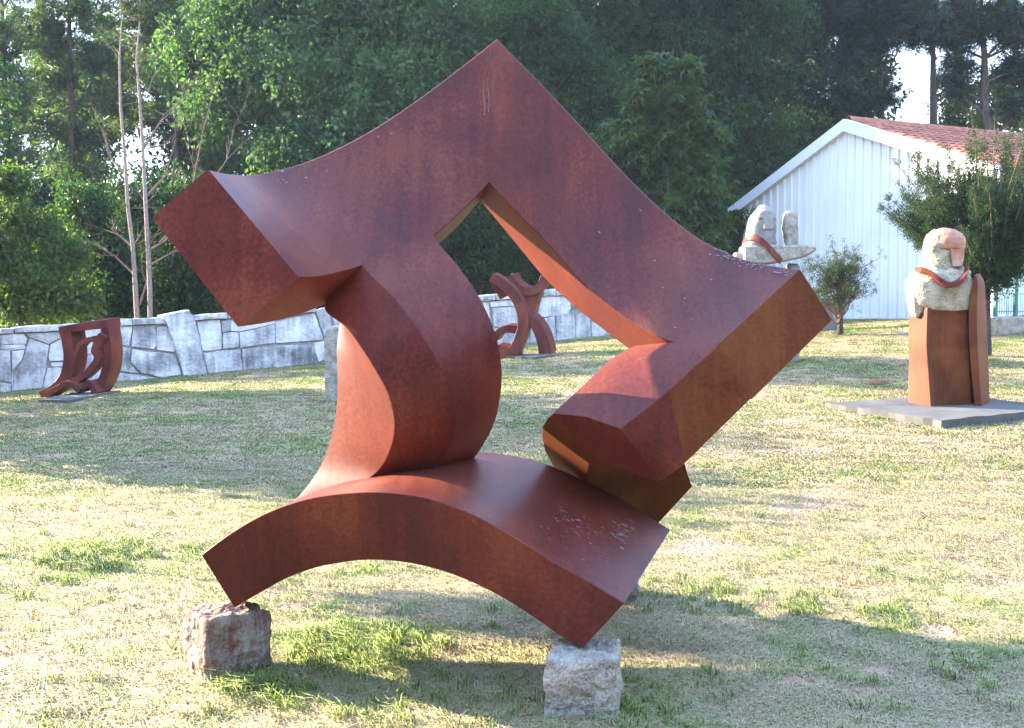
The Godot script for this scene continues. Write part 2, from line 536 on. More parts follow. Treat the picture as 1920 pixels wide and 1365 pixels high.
func grass() -> void:
	rng.seed = 77
	var short := [tuft(20, 0.019, 1.2, 0.0015, 0.05), tuft(20, 0.023, 1.4, 0.0017, 0.06), tuft(20, 0.016, 1.6, 0.0015, 0.06)]
	var far_ := [tuft(18, 0.032, 1.1, 0.004, 0.12), tuft(18, 0.026, 1.4, 0.005, 0.14)]
	var long_ := [tuft(20, 0.13, 0.8, 0.0032, 0.06), tuft(16, 0.10, 1.1, 0.004, 0.06)]
	var X := [[], [], [], [], [], [], []]
	var C := [[], [], [], [], [], [], []]
	for n in 150000:
		var d := 2.9 + pow(rng.randf(), 1.25) * 8.5
		var x := rng.randf_range(-0.52, 0.52) * d
		var g := greenness(x, -d)
		if rng.randf() < bareness(x, -d) * 1.1: continue
		var k := rng.randi() % 3
		put_tuft(X[k], C[k], x, d, g, rng.randf_range(0.7, 1.35))
		if rng.randf() < 0.008 + 0.045 * smoothstep(0.6, 1.0, g):
			var k2 := 5 + rng.randi() % 2
			put_tuft(X[k2], C[k2], x, d, g + 0.25, rng.randf_range(0.3, 0.7))
	for n in 42000:
		var d := 10.0 + pow(rng.randf(), 1.1) * 18.0
		var x := rng.randf_range(-0.52, 0.52) * d
		var g := greenness(x, -d)
		if rng.randf() < bareness(x, -d): continue
		var k := 3 + rng.randi() % 2
		put_tuft(X[k], C[k], x, d, g, rng.randf_range(0.7, 1.3))
	# taller clumps: by the middle, by the blocks and in the shade on the right
	for s in [[-0.72, 5.3, 0.42, 90, 0.7], [-1.18, 4.72, 0.14, 45, 0.8], [-0.75, 4.6, 0.4, 50, 0.6], [-1.02, 4.6, 0.15, 30, 0.7], [1.3, 6.1, 0.4, 50, 0.6], [1.9, 5.95, 0.4, 40, 0.6], [0.75, 4.7, 0.3, 40, 0.5], [0.95, 6.5, 0.35, 70, 0.6], [-2.8, 7.3, 0.4, 120, 0.7], [0.55, 4.3, 0.25, 60, 0.6], [2.1, 4.9, 0.3, 30, 0.6], [-0.3, 4.5, 0.4, 90, 0.5]]:
		for i in s[3]:
			var a := rng.randf() * TAU
			var r: float = s[2] * sqrt(rng.randf())
			var k := 5 + rng.randi() % 2
			put_tuft(X[k], C[k], s[0] + cos(a) * r, s[1] + sin(a) * r, 0.9, s[4] * rng.randf_range(0.6, 1.2))
	var meshes := [short[0], short[1], short[2], far_[0], far_[1], long_[0], long_[1]]
	for k in 7:
		var o := copies("grass", meshes[k], M.blade, X[k], C[k])
		tag(o, ["short dry and green grass blades of the mown lawn close by", "short dry and green grass blades of the mown lawn close by", "short dry and green grass blades of the mown lawn close by", "thin grass of the lawn farther back", "thin grass of the lawn farther back", "longer fresh green grass in loose clumps on the lawn", "longer fresh green grass in loose clumps on the lawn"][k], "grass", "grass of the lawn")

func put_tuft(X: Array, C: Array, x: float, d: float, g: float, s: float) -> void:
	var p := Vector3(x, ground_h(x, -d) - 0.003 + nz.get_noise_2d(x * 0.8, -d * 0.8) * 0.02, -d)
	X.append(Transform3D(Basis(Vector3.UP, rng.randf() * TAU).scaled(Vector3(s, s, s)), p))
	var c := Color(0.50, 0.40, 0.235).lerp(Color(0.24, 0.31, 0.08), smoothstep(0.3, 0.95, g + rng.randf_range(-0.2, 0.2)))
	var v := rng.randf_range(0.84, 1.14)
	C.append(Color(c.r * v, c.g * v, c.b * v))

# ---------------------------------------------------------------- granite wall
var wall_p := Vector3()
var wall_d := Vector3(0.866, 0, -0.5)
var wall_n := Vector3(0.5, 0, 0.866)

func on_wall(px: float, py: float) -> Vector3:
	var r := ray(px, py)
	return eye + r * ((wall_p - eye).dot(wall_n) / r.dot(wall_n))

func wall_stone(t: Node3D, called: String, poly: Array, proud: float, m: Material, back := 0.06) -> void:
	# poly: points on the wall's face; shrunk for the joint, edges made uneven, front bulged
	var c := Vector3.ZERO
	for p in poly: c += p / poly.size()
	var ring := []
	for i in poly.size():
		var a: Vector3 = poly[i]
		var b: Vector3 = poly[(i + 1) % poly.size()]
		var n := clampi(int((b - a).length() / 0.16), 1, 7)
		for k in n:
			var p: Vector3 = a.lerp(b, float(k) / n)
			var inw := (c - p).normalized()
			p += inw * (-0.011 + (0.006 if k == 0 else 0.0)) + wall_d * rng.randf_range(-0.011, 0.011) + Vector3.UP * rng.randf_range(-0.011, 0.011)
			ring.append(p)
	var st := begin()
	var k := ring.size()
	var tiltx := rng.randf_range(-0.03, 0.03)
	var tilty := rng.randf_range(-0.03, 0.03)
	var r1 := []
	var r2 := []
	for p in ring:
		var inw: Vector3 = (c - p).normalized()
		var w: float = proud + tiltx * (p - c).dot(wall_d) + tilty * (p - c).y
		r1.append(p + inw * 0.003 + wall_n * w * 0.75)
		r2.append(p + inw * 0.016 + wall_n * (w + rng.randf_range(0.0, 0.012)))
	var cc := c + wall_n * (proud + rng.randf_range(0.005, 0.03))
	for i in k:
		var j := (i + 1) % k
		var a: Vector3 = ring[i] - wall_n * back
		var b: Vector3 = ring[j] - wall_n * back
		var o: Vector3 = (ring[i] - c).normalized()
		quad(st, a, b, r1[j], r1[i], o)
		quad(st, r1[i], r1[j], r2[j], r2[i], o + wall_n)
		flat_tri(st, r2[i], r2[j], cc, wall_n)
	obj(called, st.commit(), m, t)

func stone_wall() -> void:
	rng.seed = 21
	var p0 := at(0, 700, 22.0)
	wall_p = Vector3(p0.x, 0, p0.z)
	var a := on_wall(0, 620)
	var b := on_wall(1050, 556)
	var sa := (a - wall_p).dot(wall_d)
	var sb := (b - wall_p).dot(wall_d)
	var t := thing("stone_wall", "long granite wall of big irregular pale blocks behind the lawn", "wall", wall_p)
	var here := -wall_p
	# core
	var st := begin()
	var secs := []
	for i in 30:
		var s := -4.0 + 24.0 * i / 29.0
		var top := a.y + (b.y - a.y) * (s - sa) / (sb - sa)
		var q := wall_p + wall_d * s
		var g := ground_h(q.x, q.z) - 0.4
		var f := -wall_n * 0.03 + here
		var k := -wall_n * 0.5 + here
		secs.append([Vector3(q.x, g, q.z) + f, Vector3(q.x, top, q.z) + f, Vector3(q.x, top, q.z) + k, Vector3(q.x, g, q.z) + k])
	loft(st, secs, 1, false, 0.02)
	obj("wall_core", st.commit(), M.mortar, t)
	# blocks: outlines on the face, [dark tone, points...]; first set in thirds of a pixel from (0, 520)
	var left := [
		[0, 0,325, 130,320, 155,345, 140,372, 0,378], [0, 0,383, 135,376, 140,402, 60,410, 0,406], [1, 0,412, 57,412, 62,590, 0,578],
		[0, 64,415, 140,408, 120,470, 68,520], [1, 165,345, 272,380, 265,445, 235,622, 78,638, 78,550, 130,470], [3, 140,318, 330,308, 335,340, 275,373, 165,340],
		[0, 285,378, 350,345, 365,470, 280,474, 270,450], [0, 286,480, 350,478, 348,503, 286,504], [1, 270,510, 365,510, 345,620, 242,624],
		[0, 0,590, 62,600, 62,645, 0,655], [1, 64,530, 76,560, 76,640, 64,645], [0, 360,300, 600,285, 615,370, 620,420, 370,440], [1, 368,445, 620,425, 622,520, 365,505],
		[1, 360,512, 620,528, 618,610, 350,618], [0, 608,285, 742,275, 736,340, 720,386, 618,368], [1, 752,275, 872,270, 877,385, 862,403, 742,390],
		[0, 880,280, 938,276, 985,398, 980,423, 880,408], [2, 624,378, 716,396, 736,408, 730,480, 782,540, 626,518], [1, 744,406, 985,438, 1022,545, 920,562, 792,538, 736,480],
		[1, 626,530, 905,572, 900,600, 620,612], [0, 1108,250, 1238,240, 1246,400, 1140,415], [3, 1244,244, 1292,240, 1300,302, 1250,310],
		[1, 1254,315, 1340,310, 1340,395, 1255,403], [0, 1298,238, 1545,222, 1545,262, 1345,305, 1300,300], [1, 1346,312, 1545,268, 1545,368, 1346,396],
		[1, 1552,250, 1770,200, 1815,350, 1550,368], [1, 1145,425, 1352,405, 1362,540, 1168,550], [2, 1358,405, 1760,372, 1782,482, 1366,536],
		[0, 1768,366, 1830,355, 1842,458, 1790,478], [3, 1772,185, 1850,165, 1872,400, 1828,345]]
	var caps := [[0,290, 76,286, 75,312, 0,316], [79,284, 345,264, 345,300, 78,312], [350,264, 580,250, 582,280, 350,298], [585,240, 740,233, 740,268, 587,278], [743,235, 900,226, 930,260, 743,268], [1082,214, 1270,201, 1275,232, 1086,241], [1274,200, 1530,186, 1532,220, 1278,232], [1534,186, 1770,165, 1770,192, 1536,219]]
	for s in left:
		var poly := []
		for i in range(1, s.size(), 2):
			poly.append(on_wall(s[i] / 3.0, 520 + s[i + 1] / 3.0) + here)
		wall_stone(t, "stone", poly, rng.randf_range(0.005, 0.03), M.wall[s[0]])
	var tall := []
	for p in [Vector2(905, 215), Vector2(1060, 185), Vector2(1092, 240), Vector2(1162, 552), Vector2(1033, 565), Vector2(940, 270)]:
		tall.append(on_wall(p.x / 3.0, 520 + p.y / 3.0) + here)
	wall_stone(t, "standing_stone", tall, 0.10, M.wall[1], 0.4)
	for s in caps:
		var poly := []
		for i in range(0, s.size(), 2): poly.append(on_wall(s[i] / 3.0, 520 + s[i + 1] / 3.0) + here)
		wall_stone(t, "capstone", poly, rng.randf_range(0.07, 0.1), M.wall[1], 0.45)
	var right := [
		[0, 840,310, 875,308, 880,420, 840,425], [0, 880,310, 1000,300, 1005,328, 886,336], [1, 890,341, 1000,332, 1008,430, 902,425], [1, 1010,300, 1080,296, 1090,370, 1012,390],
		[0, 1086,290, 1252,285, 1256,340, 1240,368, 1130,380, 1095,370], [2, 1256,310, 1296,305, 1296,335, 1258,341], [1, 1130,386, 1181,377, 1186,500, 1142,506],
		[1, 1186,371, 1270,362, 1276,490, 1191,500], [1, 1276,366, 1341,356, 1351,490, 1281,496], [0, 1352,400, 1420,425, 1442,482, 1356,490], [0, 1300,300, 1420,290, 1425,418, 1350,395, 1345,350, 1300,350],
		[1, 905,432, 1010,436, 1020,560, 912,570], [2, 1015,395, 1126,388, 1138,510, 1025,545], [0, 820,430, 900,428, 906,575, 822,580], [1, 1445,300, 1540,290, 1550,470, 1446,480]]
	var caps2 := [[790,290, 900,276, 902,302, 792,312], [905,276, 1010,268, 1010,296, 906,302], [1013,266, 1122,258, 1122,284, 1014,294], [1125,255, 1180,251, 1181,280, 1126,284], [1184,251, 1236,250, 1240,280, 1185,280], [1240,250, 1330,242, 1332,272, 1243,280], [1334,242, 1450,230, 1450,262, 1336,272], [1455,228, 1560,218, 1560,250, 1456,262]]
	for s in right:
		var poly := []
		for i in range(1, s.size(), 2): poly.append(on_wall(560 + s[i] * 0.40625, 440 + s[i + 1] * 0.40625) + here)
		wall_stone(t, "stone", poly, rng.randf_range(0.005, 0.03), M.wall[s[0]])
	for s in caps2:
		var poly := []
		for i in range(0, s.size(), 2): poly.append(on_wall(560 + s[i] * 0.40625, 440 + s[i + 1] * 0.40625) + here)
		wall_stone(t, "capstone", poly, rng.randf_range(0.06, 0.09), M.wall[1], 0.45)
	# plain courses where the sculpture hides the wall and where it runs on to the left of the picture
	for span in [[-3.9, sa - 0.02], [(on_wall(625, 600) - wall_p).dot(wall_d), (on_wall(890, 600) - wall_p).dot(wall_d)], [(on_wall(1200, 600) - wall_p).dot(wall_d), 19.8]]:
		var v := 0.0
		for h in [0.36, 0.5, 0.36]:
			var s: float = span[0]
			while s < span[1] - 0.15:
				var e := minf(s + rng.randf_range(0.45, 1.2), span[1])
				var poly := []
				for q in [[s, v], [e, v], [e, v + h], [s, v + h]]:
					var top: float = a.y + (b.y - a.y) * (q[0] - sa) / (sb - sa)
					poly.append(wall_d * q[0] + Vector3(0, top - 1.2 + q[1], 0))
				wall_stone(t, "stone", poly, rng.randf_range(0.005, 0.03), M.wall[rng.randi() % 2])
				s = e
			v += h
	# pale upright stone that stands on the lawn before the wall
	var g := on_ground(629, 752)
	var d := depth_of(g)
	var hh := at(628, 612, d).y - g.y
	var ps := thing("stone_post", "slim pale upright stone post on the lawn beside the curved steel column", "stone post", g)
	st = begin()
	lump(st, Vector3(0, hh / 2 - 0.05, 0), Vector3(0.14, hh / 2 + 0.05, 0.12), 8.0, 0.03, 4.0, 5.0, 30)
	obj("post", st.commit(), M.granite, ps)

# ---------------------------------------------------------------- white barn
func barn() -> void:
	rng.seed = 31
	var n0 := at(1861, 600, 23.4)
	var yb := 1.6
	var c := Vector3(n0.x, yb, n0.z)
	var u := Vector3(-0.4206, 0, -0.9073)        # along the gable, away from us
	var v := Vector3(0.9073, 0, -0.4206)         # along the ridge, to the right
	var out := -v
	var W := 9.0
	var E := 3.2
	var R := 4.88
	var L := 16.0
	var t := thing("barn", "white metal clad barn with a red tiled roof behind the statues", "barn", c)
	var st := begin()
	var up := Vector3.UP
	# gable and the long side facing us, with thickness
	quad(st, Vector3.ZERO, u * W, u * W + up * E, up * E, out); flat_tri(st, up * E, u * W + up * E, u * W / 2 + up * R, out)
	obj("gable_wall", st.commit(), M.cladding, t)
	st = begin()
	quad(st, Vector3.ZERO, v * L, v * L + up * E, up * E, -u)
	quad(st, u * W, u * W + v * L, u * W + v * L + up * E, u * W + up * E, u)
	quad(st, v * L, v * L + u * W, v * L + u * W + up * E, v * L + up * E, v)
	obj("side_wall", st.commit(), M.cladding, t)
	var bu := Basis(out, up, u)
	for i in 31:
		var s := 0.12 + 0.295 * i
		if s > W - 0.05: break
		var h := E + (R - E) * (1.0 - absf(s - W / 2) / (W / 2)) - 0.12
		st = begin()
		var pr := []
		for y in [0.02, h]:
			var o: Vector3 = u * s + up * y
			pr.append([o - u * 0.04, o - u * 0.02 + out * 0.045, o + u * 0.02 + out * 0.045, o + u * 0.04])
		loft(st, pr, 1, false, 0.003)
		obj("rib", st.commit(), M.cladding, t)
	for i in 24:
		var s := 0.15 + 0.295 * i
		st = begin()
		var pr := []
		for y in [0.02, E - 0.05]:
			var o: Vector3 = v * s + up * y
			pr.append([o - v * 0.032, o - v * 0.014 - u * 0.032, o + v * 0.014 - u * 0.032, o + v * 0.032])
		loft(st, pr, 1, false, 0.003)
		obj("rib", st.commit(), M.cladding, t)
	st = begin()
	box(st, u * W / 2 + out * 0.0 - up * 0.35, Vector3(0.12, 0.7, W + 0.06), bu)
	box(st, v * L / 2 - up * 0.35, Vector3(0.12, 0.7, L + 0.06), Basis(u, up, v))
	obj("plinth", st.commit(), M.concrete, t)
	# verge boards along the gable, flashing at the corner
	for sg in 2:
		var e0: Vector3 = (u * (W + 0.25) + up * (E - 0.093)) if sg else (u * -0.25 + up * (E - 0.093))
		var e1: Vector3 = u * W / 2 + up * R
		var dn := Vector3(0, -0.30, 0)
		st = begin()
		var a := [e0 + up * 0.1, e0 + up * 0.1 + dn, e0 + up * 0.1 + dn + v * 0.22, e0 + up * 0.1 + v * 0.22]
		var b := [e1 + up * 0.1, e1 + up * 0.1 + dn, e1 + up * 0.1 + dn + v * 0.22, e1 + up * 0.1 + v * 0.22]
		var aa := []
		var bb := []
		for k in 4:
			aa.append(a[k] + out * 0.16); bb.append(b[k] + out * (0.16 + 0.002 * sg))
		loft(st, [aa, bb], 1, false, 0.006)
		obj("verge_board", st.commit(), M.trim, t)
	# roof slabs
	for sg in 2:
		var e0: Vector3 = (u * (W + 0.3) + up * (E - 0.1)) if sg else (u * -0.3 + up * (E - 0.1))
		var e1: Vector3 = u * W / 2 + up * (R + 0.02)
		var a := []
		var b := []
		for p in [e0, e1, e1 + up * 0.06, e0 + up * 0.06]:
			a.append(p + out * 0.05); b.append(p + v * L)
		st = begin(); loft(st, [a, b], 1, false, 0.004); obj("roof_slab", st.commit(), M.tile, t)
	# tiles on the slope that faces us: curved pantiles
	var e := u * -0.34 + up * (E - 0.05)
	var r := u * W / 2 + up * (R + 0.09)
	var slope := (r - e)
	var sl := slope.length()
	var sd := slope / sl
	var nn := v.cross(sd).normalized()
	if nn.y < 0: nn = -nn
	st = begin()
	for k in 5:
		var a0 := PI * k / 5.0
		var a1 := PI * (k + 1) / 5.0
		var p0 := Vector3(-cos(a0) * 0.11, sin(a0) * 0.055, 0)
		var p1 := Vector3(-cos(a1) * 0.11, sin(a1) * 0.055, 0)
		var m0 := Vector3(-cos(a0), sin(a0), 0)
		var m1 := Vector3(-cos(a1), sin(a1), 0)
		var bk := Vector3(0, -0.02, 0.42)
		tri(st, p0, p1, p1 * 0.92 + bk, m0, m1, m1); tri(st, p0, p1 * 0.92 + bk, p0 * 0.92 + bk, m0, m1, m0)
		flat_tri(st, p0, p1, Vector3.ZERO, Vector3(0, 0, -1))
	var tile := st.commit()
	var xf := []
	var cs := []
	for i in 14:
		for j in 62:
			var o: Vector3 = e + sd * (0.02 + i * 0.355) + v * (0.12 + j * 0.25 + rng.randf_range(-0.008, 0.008)) + nn * (0.015 + rng.randf_range(0, 0.006))
			xf.append(Transform3D(Basis(v, nn, sd).rotated(sd, rng.randf_range(-0.03, 0.03)), o))
			var w := rng.randf_range(0.7, 1.15)
			cs.append(Color(w, w * rng.randf_range(0.9, 1.05), w))
	var tm: StandardMaterial3D = M.tile.duplicate(); tm.vertex_color_use_as_albedo = true
	copies("roof_tiles", tile, tm, xf, cs, t)
	for j in 36:
		st = begin()
		var o: Vector3 = r + v * (j * 0.42) + up * 0.0
		tube(st, [o, o + v * 0.45], [0.11, 0.10], 8)
		obj("ridge_tile", st.commit(), M.tile, t)
	# ivy on the far corner
	var iv := thing("ivy", "green ivy climbing the left corner of the white barn", "ivy", c + u * W)
	var lx := []
	var lc := []
	for i in 1500:
		var h := pow(rng.randf(), 0.6) * (E - 0.1)
		var w := rng.randf_range(-0.05, 0.35 + 0.15 * sin(h * 3.0)) * (0.4 + h / E * 0.7)
		var o: Vector3 = up * h - u * w + out * rng.randf_range(0.05, 0.22) + u * 0.1
		if rng.randf() < 0.03: o = up * (E - 0.5 + 0.4 * rng.randf()) - u * (0.25 + rng.randf() * 0.9) + out * 0.25
		lx.append(Transform3D(Basis.from_euler(Vector3(rng.randf() * TAU, rng.randf() * TAU, rng.randf() * TAU)).scaled(Vector3.ONE * rng.randf_range(0.5, 0.9)), o))
		var g := rng.randf_range(0.6, 1.3)
		lc.append(Color(0.05 * g, 0.10 * g, 0.025 * g))
	copies("leaves", clump(5, 0.09, 0.10, 0.08, 0.3), M.leaf, lx, lc, iv)
	# low concrete wall and green mesh fence at the right edge
	var f0 := at(1862, 612, 20.5)
	var lw := thing("low_wall", "low stained concrete wall under the green fence at the right", "wall", Vector3(f0.x, ground_h(f0.x, f0.z), f0.z))
	st = begin()
	lump(st, v * 1.5 + up * 0.12, Vector3(1.5, 0.24, 0.12), 14.0, 0.015, 3.0, 4.0, 30, Basis(v, up, -u))
	obj("coping", st.commit(), M.granite, lw)
	var fy := lw.position.y + 0.36
	var ff := thing("mesh_fence", "dark green wire mesh fence on the low wall beside the barn", "fence", Vector3(f0.x, fy, f0.z))
	for k in 5:
		st = begin(); box(st, v * (0.05 + 0.52 * k) + up * 0.75, Vector3(0.06, 1.5, 0.06), Basis(v, up, -u)); obj("post", st.commit(), M.fence, ff)
	st = begin()
	for k in 34: box(st, v * (0.1 + 0.06 * k) + up * 0.75, Vector3(0.008, 1.4, 0.008), Basis(v, up, -u))
	for k in 5: box(st, v * 1.1 + up * (0.1 + 0.33 * k) + u * 0.008, Vector3(2.2, 0.012, 0.008), Basis(v, up, -u))
	var wm := obj("wire_mesh", st.commit(), M.fence, ff); wm.set_meta("kind", "stuff")

# ---------------------------------------------------------------- vegetation
func clump(n: int, r: float, l: float, w: float, flat := 0.8) -> ArrayMesh:      # a bunch of separate leaves
	var st := begin()
	for i in n:
		var d := Vector3(rng.randfn(), rng.randfn() * flat, rng.randfn()).normalized()
		var p := d * r * pow(rng.randf(), 0.45)
		var ax := (d * 0.7 + Vector3(rng.randfn(), rng.randfn() - 0.3, rng.randfn()) * 0.6).normalized()
		var sd := ax.cross(Vector3(rng.randfn() * 0.6, 1.0, rng.randfn() * 0.6)).normalized()
		var ll := l * rng.randf_range(0.7, 1.25)
		var ww := w * rng.randf_range(0.7, 1.2)
		var nn := ax.cross(sd).normalized()
		if nn.y < 0: nn = -nn
		var a := p - ax * ll * 0.5
		var b := p + ax * ll * 0.5 - Vector3.UP * ll * 0.12
		var c := p + sd * ww * 0.5 + nn * ww * 0.12
		var e := p - sd * ww * 0.5 + nn * ww * 0.12
		var g := rng.randf_range(0.7, 1.3)
		st.set_color(Color(g, g, g * rng.randf_range(0.8, 1.1)))
		flat_tri(st, a, c, b, nn); flat_tri(st, a, b, e, nn)
	return st.commit()

func needles(n: int, r: float) -> ArrayMesh:       # a brush of pine needles round a twig
	var st := begin()
	for i in n:
		var d := Vector3(rng.randfn(), rng.randfn() * 0.7 + 0.45, rng.randfn()).normalized()
		var o := Vector3(rng.randfn(), rng.randfn() * 0.5, rng.randfn()) * r * 0.28
		var s := d.cross(Vector3(rng.randfn(), rng.randfn(), rng.randfn())).normalized() * 0.016
		var g := rng.randf_range(0.7, 1.3)
		st.set_color(Color(g, g, g))
		var nn := (d + Vector3.UP * 0.3).normalized()
		tri(st, o - s, o + s, o + d * r * rng.randf_range(0.5, 0.9), nn, nn, nn)
	return st.commit()

func rosette(n: int, l: float) -> ArrayMesh:       # long drooping chestnut leaves round a twig end
	var st := begin()
	for i in n:
		var a := TAU * i / n + rng.randf() * 0.6
		var d := Vector3(cos(a), rng.randf_range(0.0, 0.5), sin(a)).normalized()
		var s := Vector3(-sin(a), rng.randf_range(-0.3, 0.3), cos(a)) * l * 0.13
		var ll := l * rng.randf_range(0.7, 1.2)
		var m := d * ll * 0.5
		var e := d * ll * 0.95 - Vector3.UP * ll * rng.randf_range(0.25, 0.6)
		var g := rng.randf_range(0.75, 1.25)
		st.set_color(Color(g, g, g))
		flat_tri(st, Vector3.ZERO, m + s, m - s, Vector3.UP); flat_tri(st, m + s, m - s, e, Vector3.UP)
	return st.commit()

# lobes: picture column, row, depth offset, radius in picture pixels at that depth
func crown(t: Node3D, d: float, lobes: Array, kinds: Array, m: Material, density: float, size: float, c0: Color, c1: Color, called := "crown", shell := 0.5) -> void:
	var sets := []
	for k in kinds: sets.append([[], []])
	for l in lobes:
		var c := at(l[0], l[1], d + l[2]) - t.position
		var r: float = l[3] * (d + l[2]) / F
		var n := int(density * (r * r + 0.25 * r))
		var tone := rng.randf_range(-0.35, 1.2)
		for i in n:
			var dir := Vector3(rng.randfn(), rng.randfn(), rng.randfn()).normalized()
			var bumpy := 1.0 + 0.95 * nz.get_noise_3dv((dir * 2.2 + c))
			var p := c + dir * Vector3(1.0, 0.85, 1.0) * r * bumpy * pow(rng.randf(), shell)
			var k := rng.randi() % kinds.size()
			var s := size * rng.randf_range(0.6, 1.3)
			sets[k][0].append(Transform3D(Basis.from_euler(Vector3(rng.randf_range(-0.6, 0.6), rng.randf() * TAU, rng.randf_range(-0.6, 0.6))).scaled(Vector3.ONE * s), p))
			var g := clampf(tone * 0.5 + rng.randf() * 0.6, 0.0, 1.0)
			var w := rng.randf_range(0.8, 1.2)
			var cc := c0.lerp(c1, g)
			sets[k][1].append(Color(cc.r * w, cc.g * w, cc.b * w))
	for k in kinds.size():
		copies(called, kinds[k], m, sets[k][0], sets[k][1], t)

func limbs(t: Node3D, d: float, lobes: Array, trunk: Array, r: float, m: Material) -> void:
	# trunk: points [column, row] from the foot up; limbs leave it towards the lobes
	var pts := []
	var rad := []
	for i in trunk.size():
		var p := at(trunk[i][0], trunk[i][1], d) - t.position
		if i == 0: p.y = -0.2
		pts.append(p); rad.append(r * (1.0 - 0.8 * i / (trunk.size() - 1.0)))
	var st := begin(); tube(st, pts, rad, 8)
	obj("trunk", st.commit(), m, t)
	st = begin()
	for l in lobes:
		var c := at(l[0], l[1], d + l[2]) - t.position
		var best := 1
		for i in range(1, pts.size()):
			if absf(pts[i].y - (c.y - 1.0)) < absf(pts[best].y - (c.y - 1.0)): best = i
		var o: Vector3 = pts[best]
		var mid := o.lerp(c, 0.5) + Vector3(rng.randfn(), rng.randf_range(-0.6, 0.2), rng.randfn()) * 0.25
		var r0: float = maxf(rad[best] * 0.5, 0.02)
		tube(st, [o, mid, c, c + (c - mid).normalized() * 0.8], [r0, r0 * 0.65, r0 * 0.35, 0.008], 5)
	obj("limbs", st.commit(), m, t).set_meta("kind", "stuff")

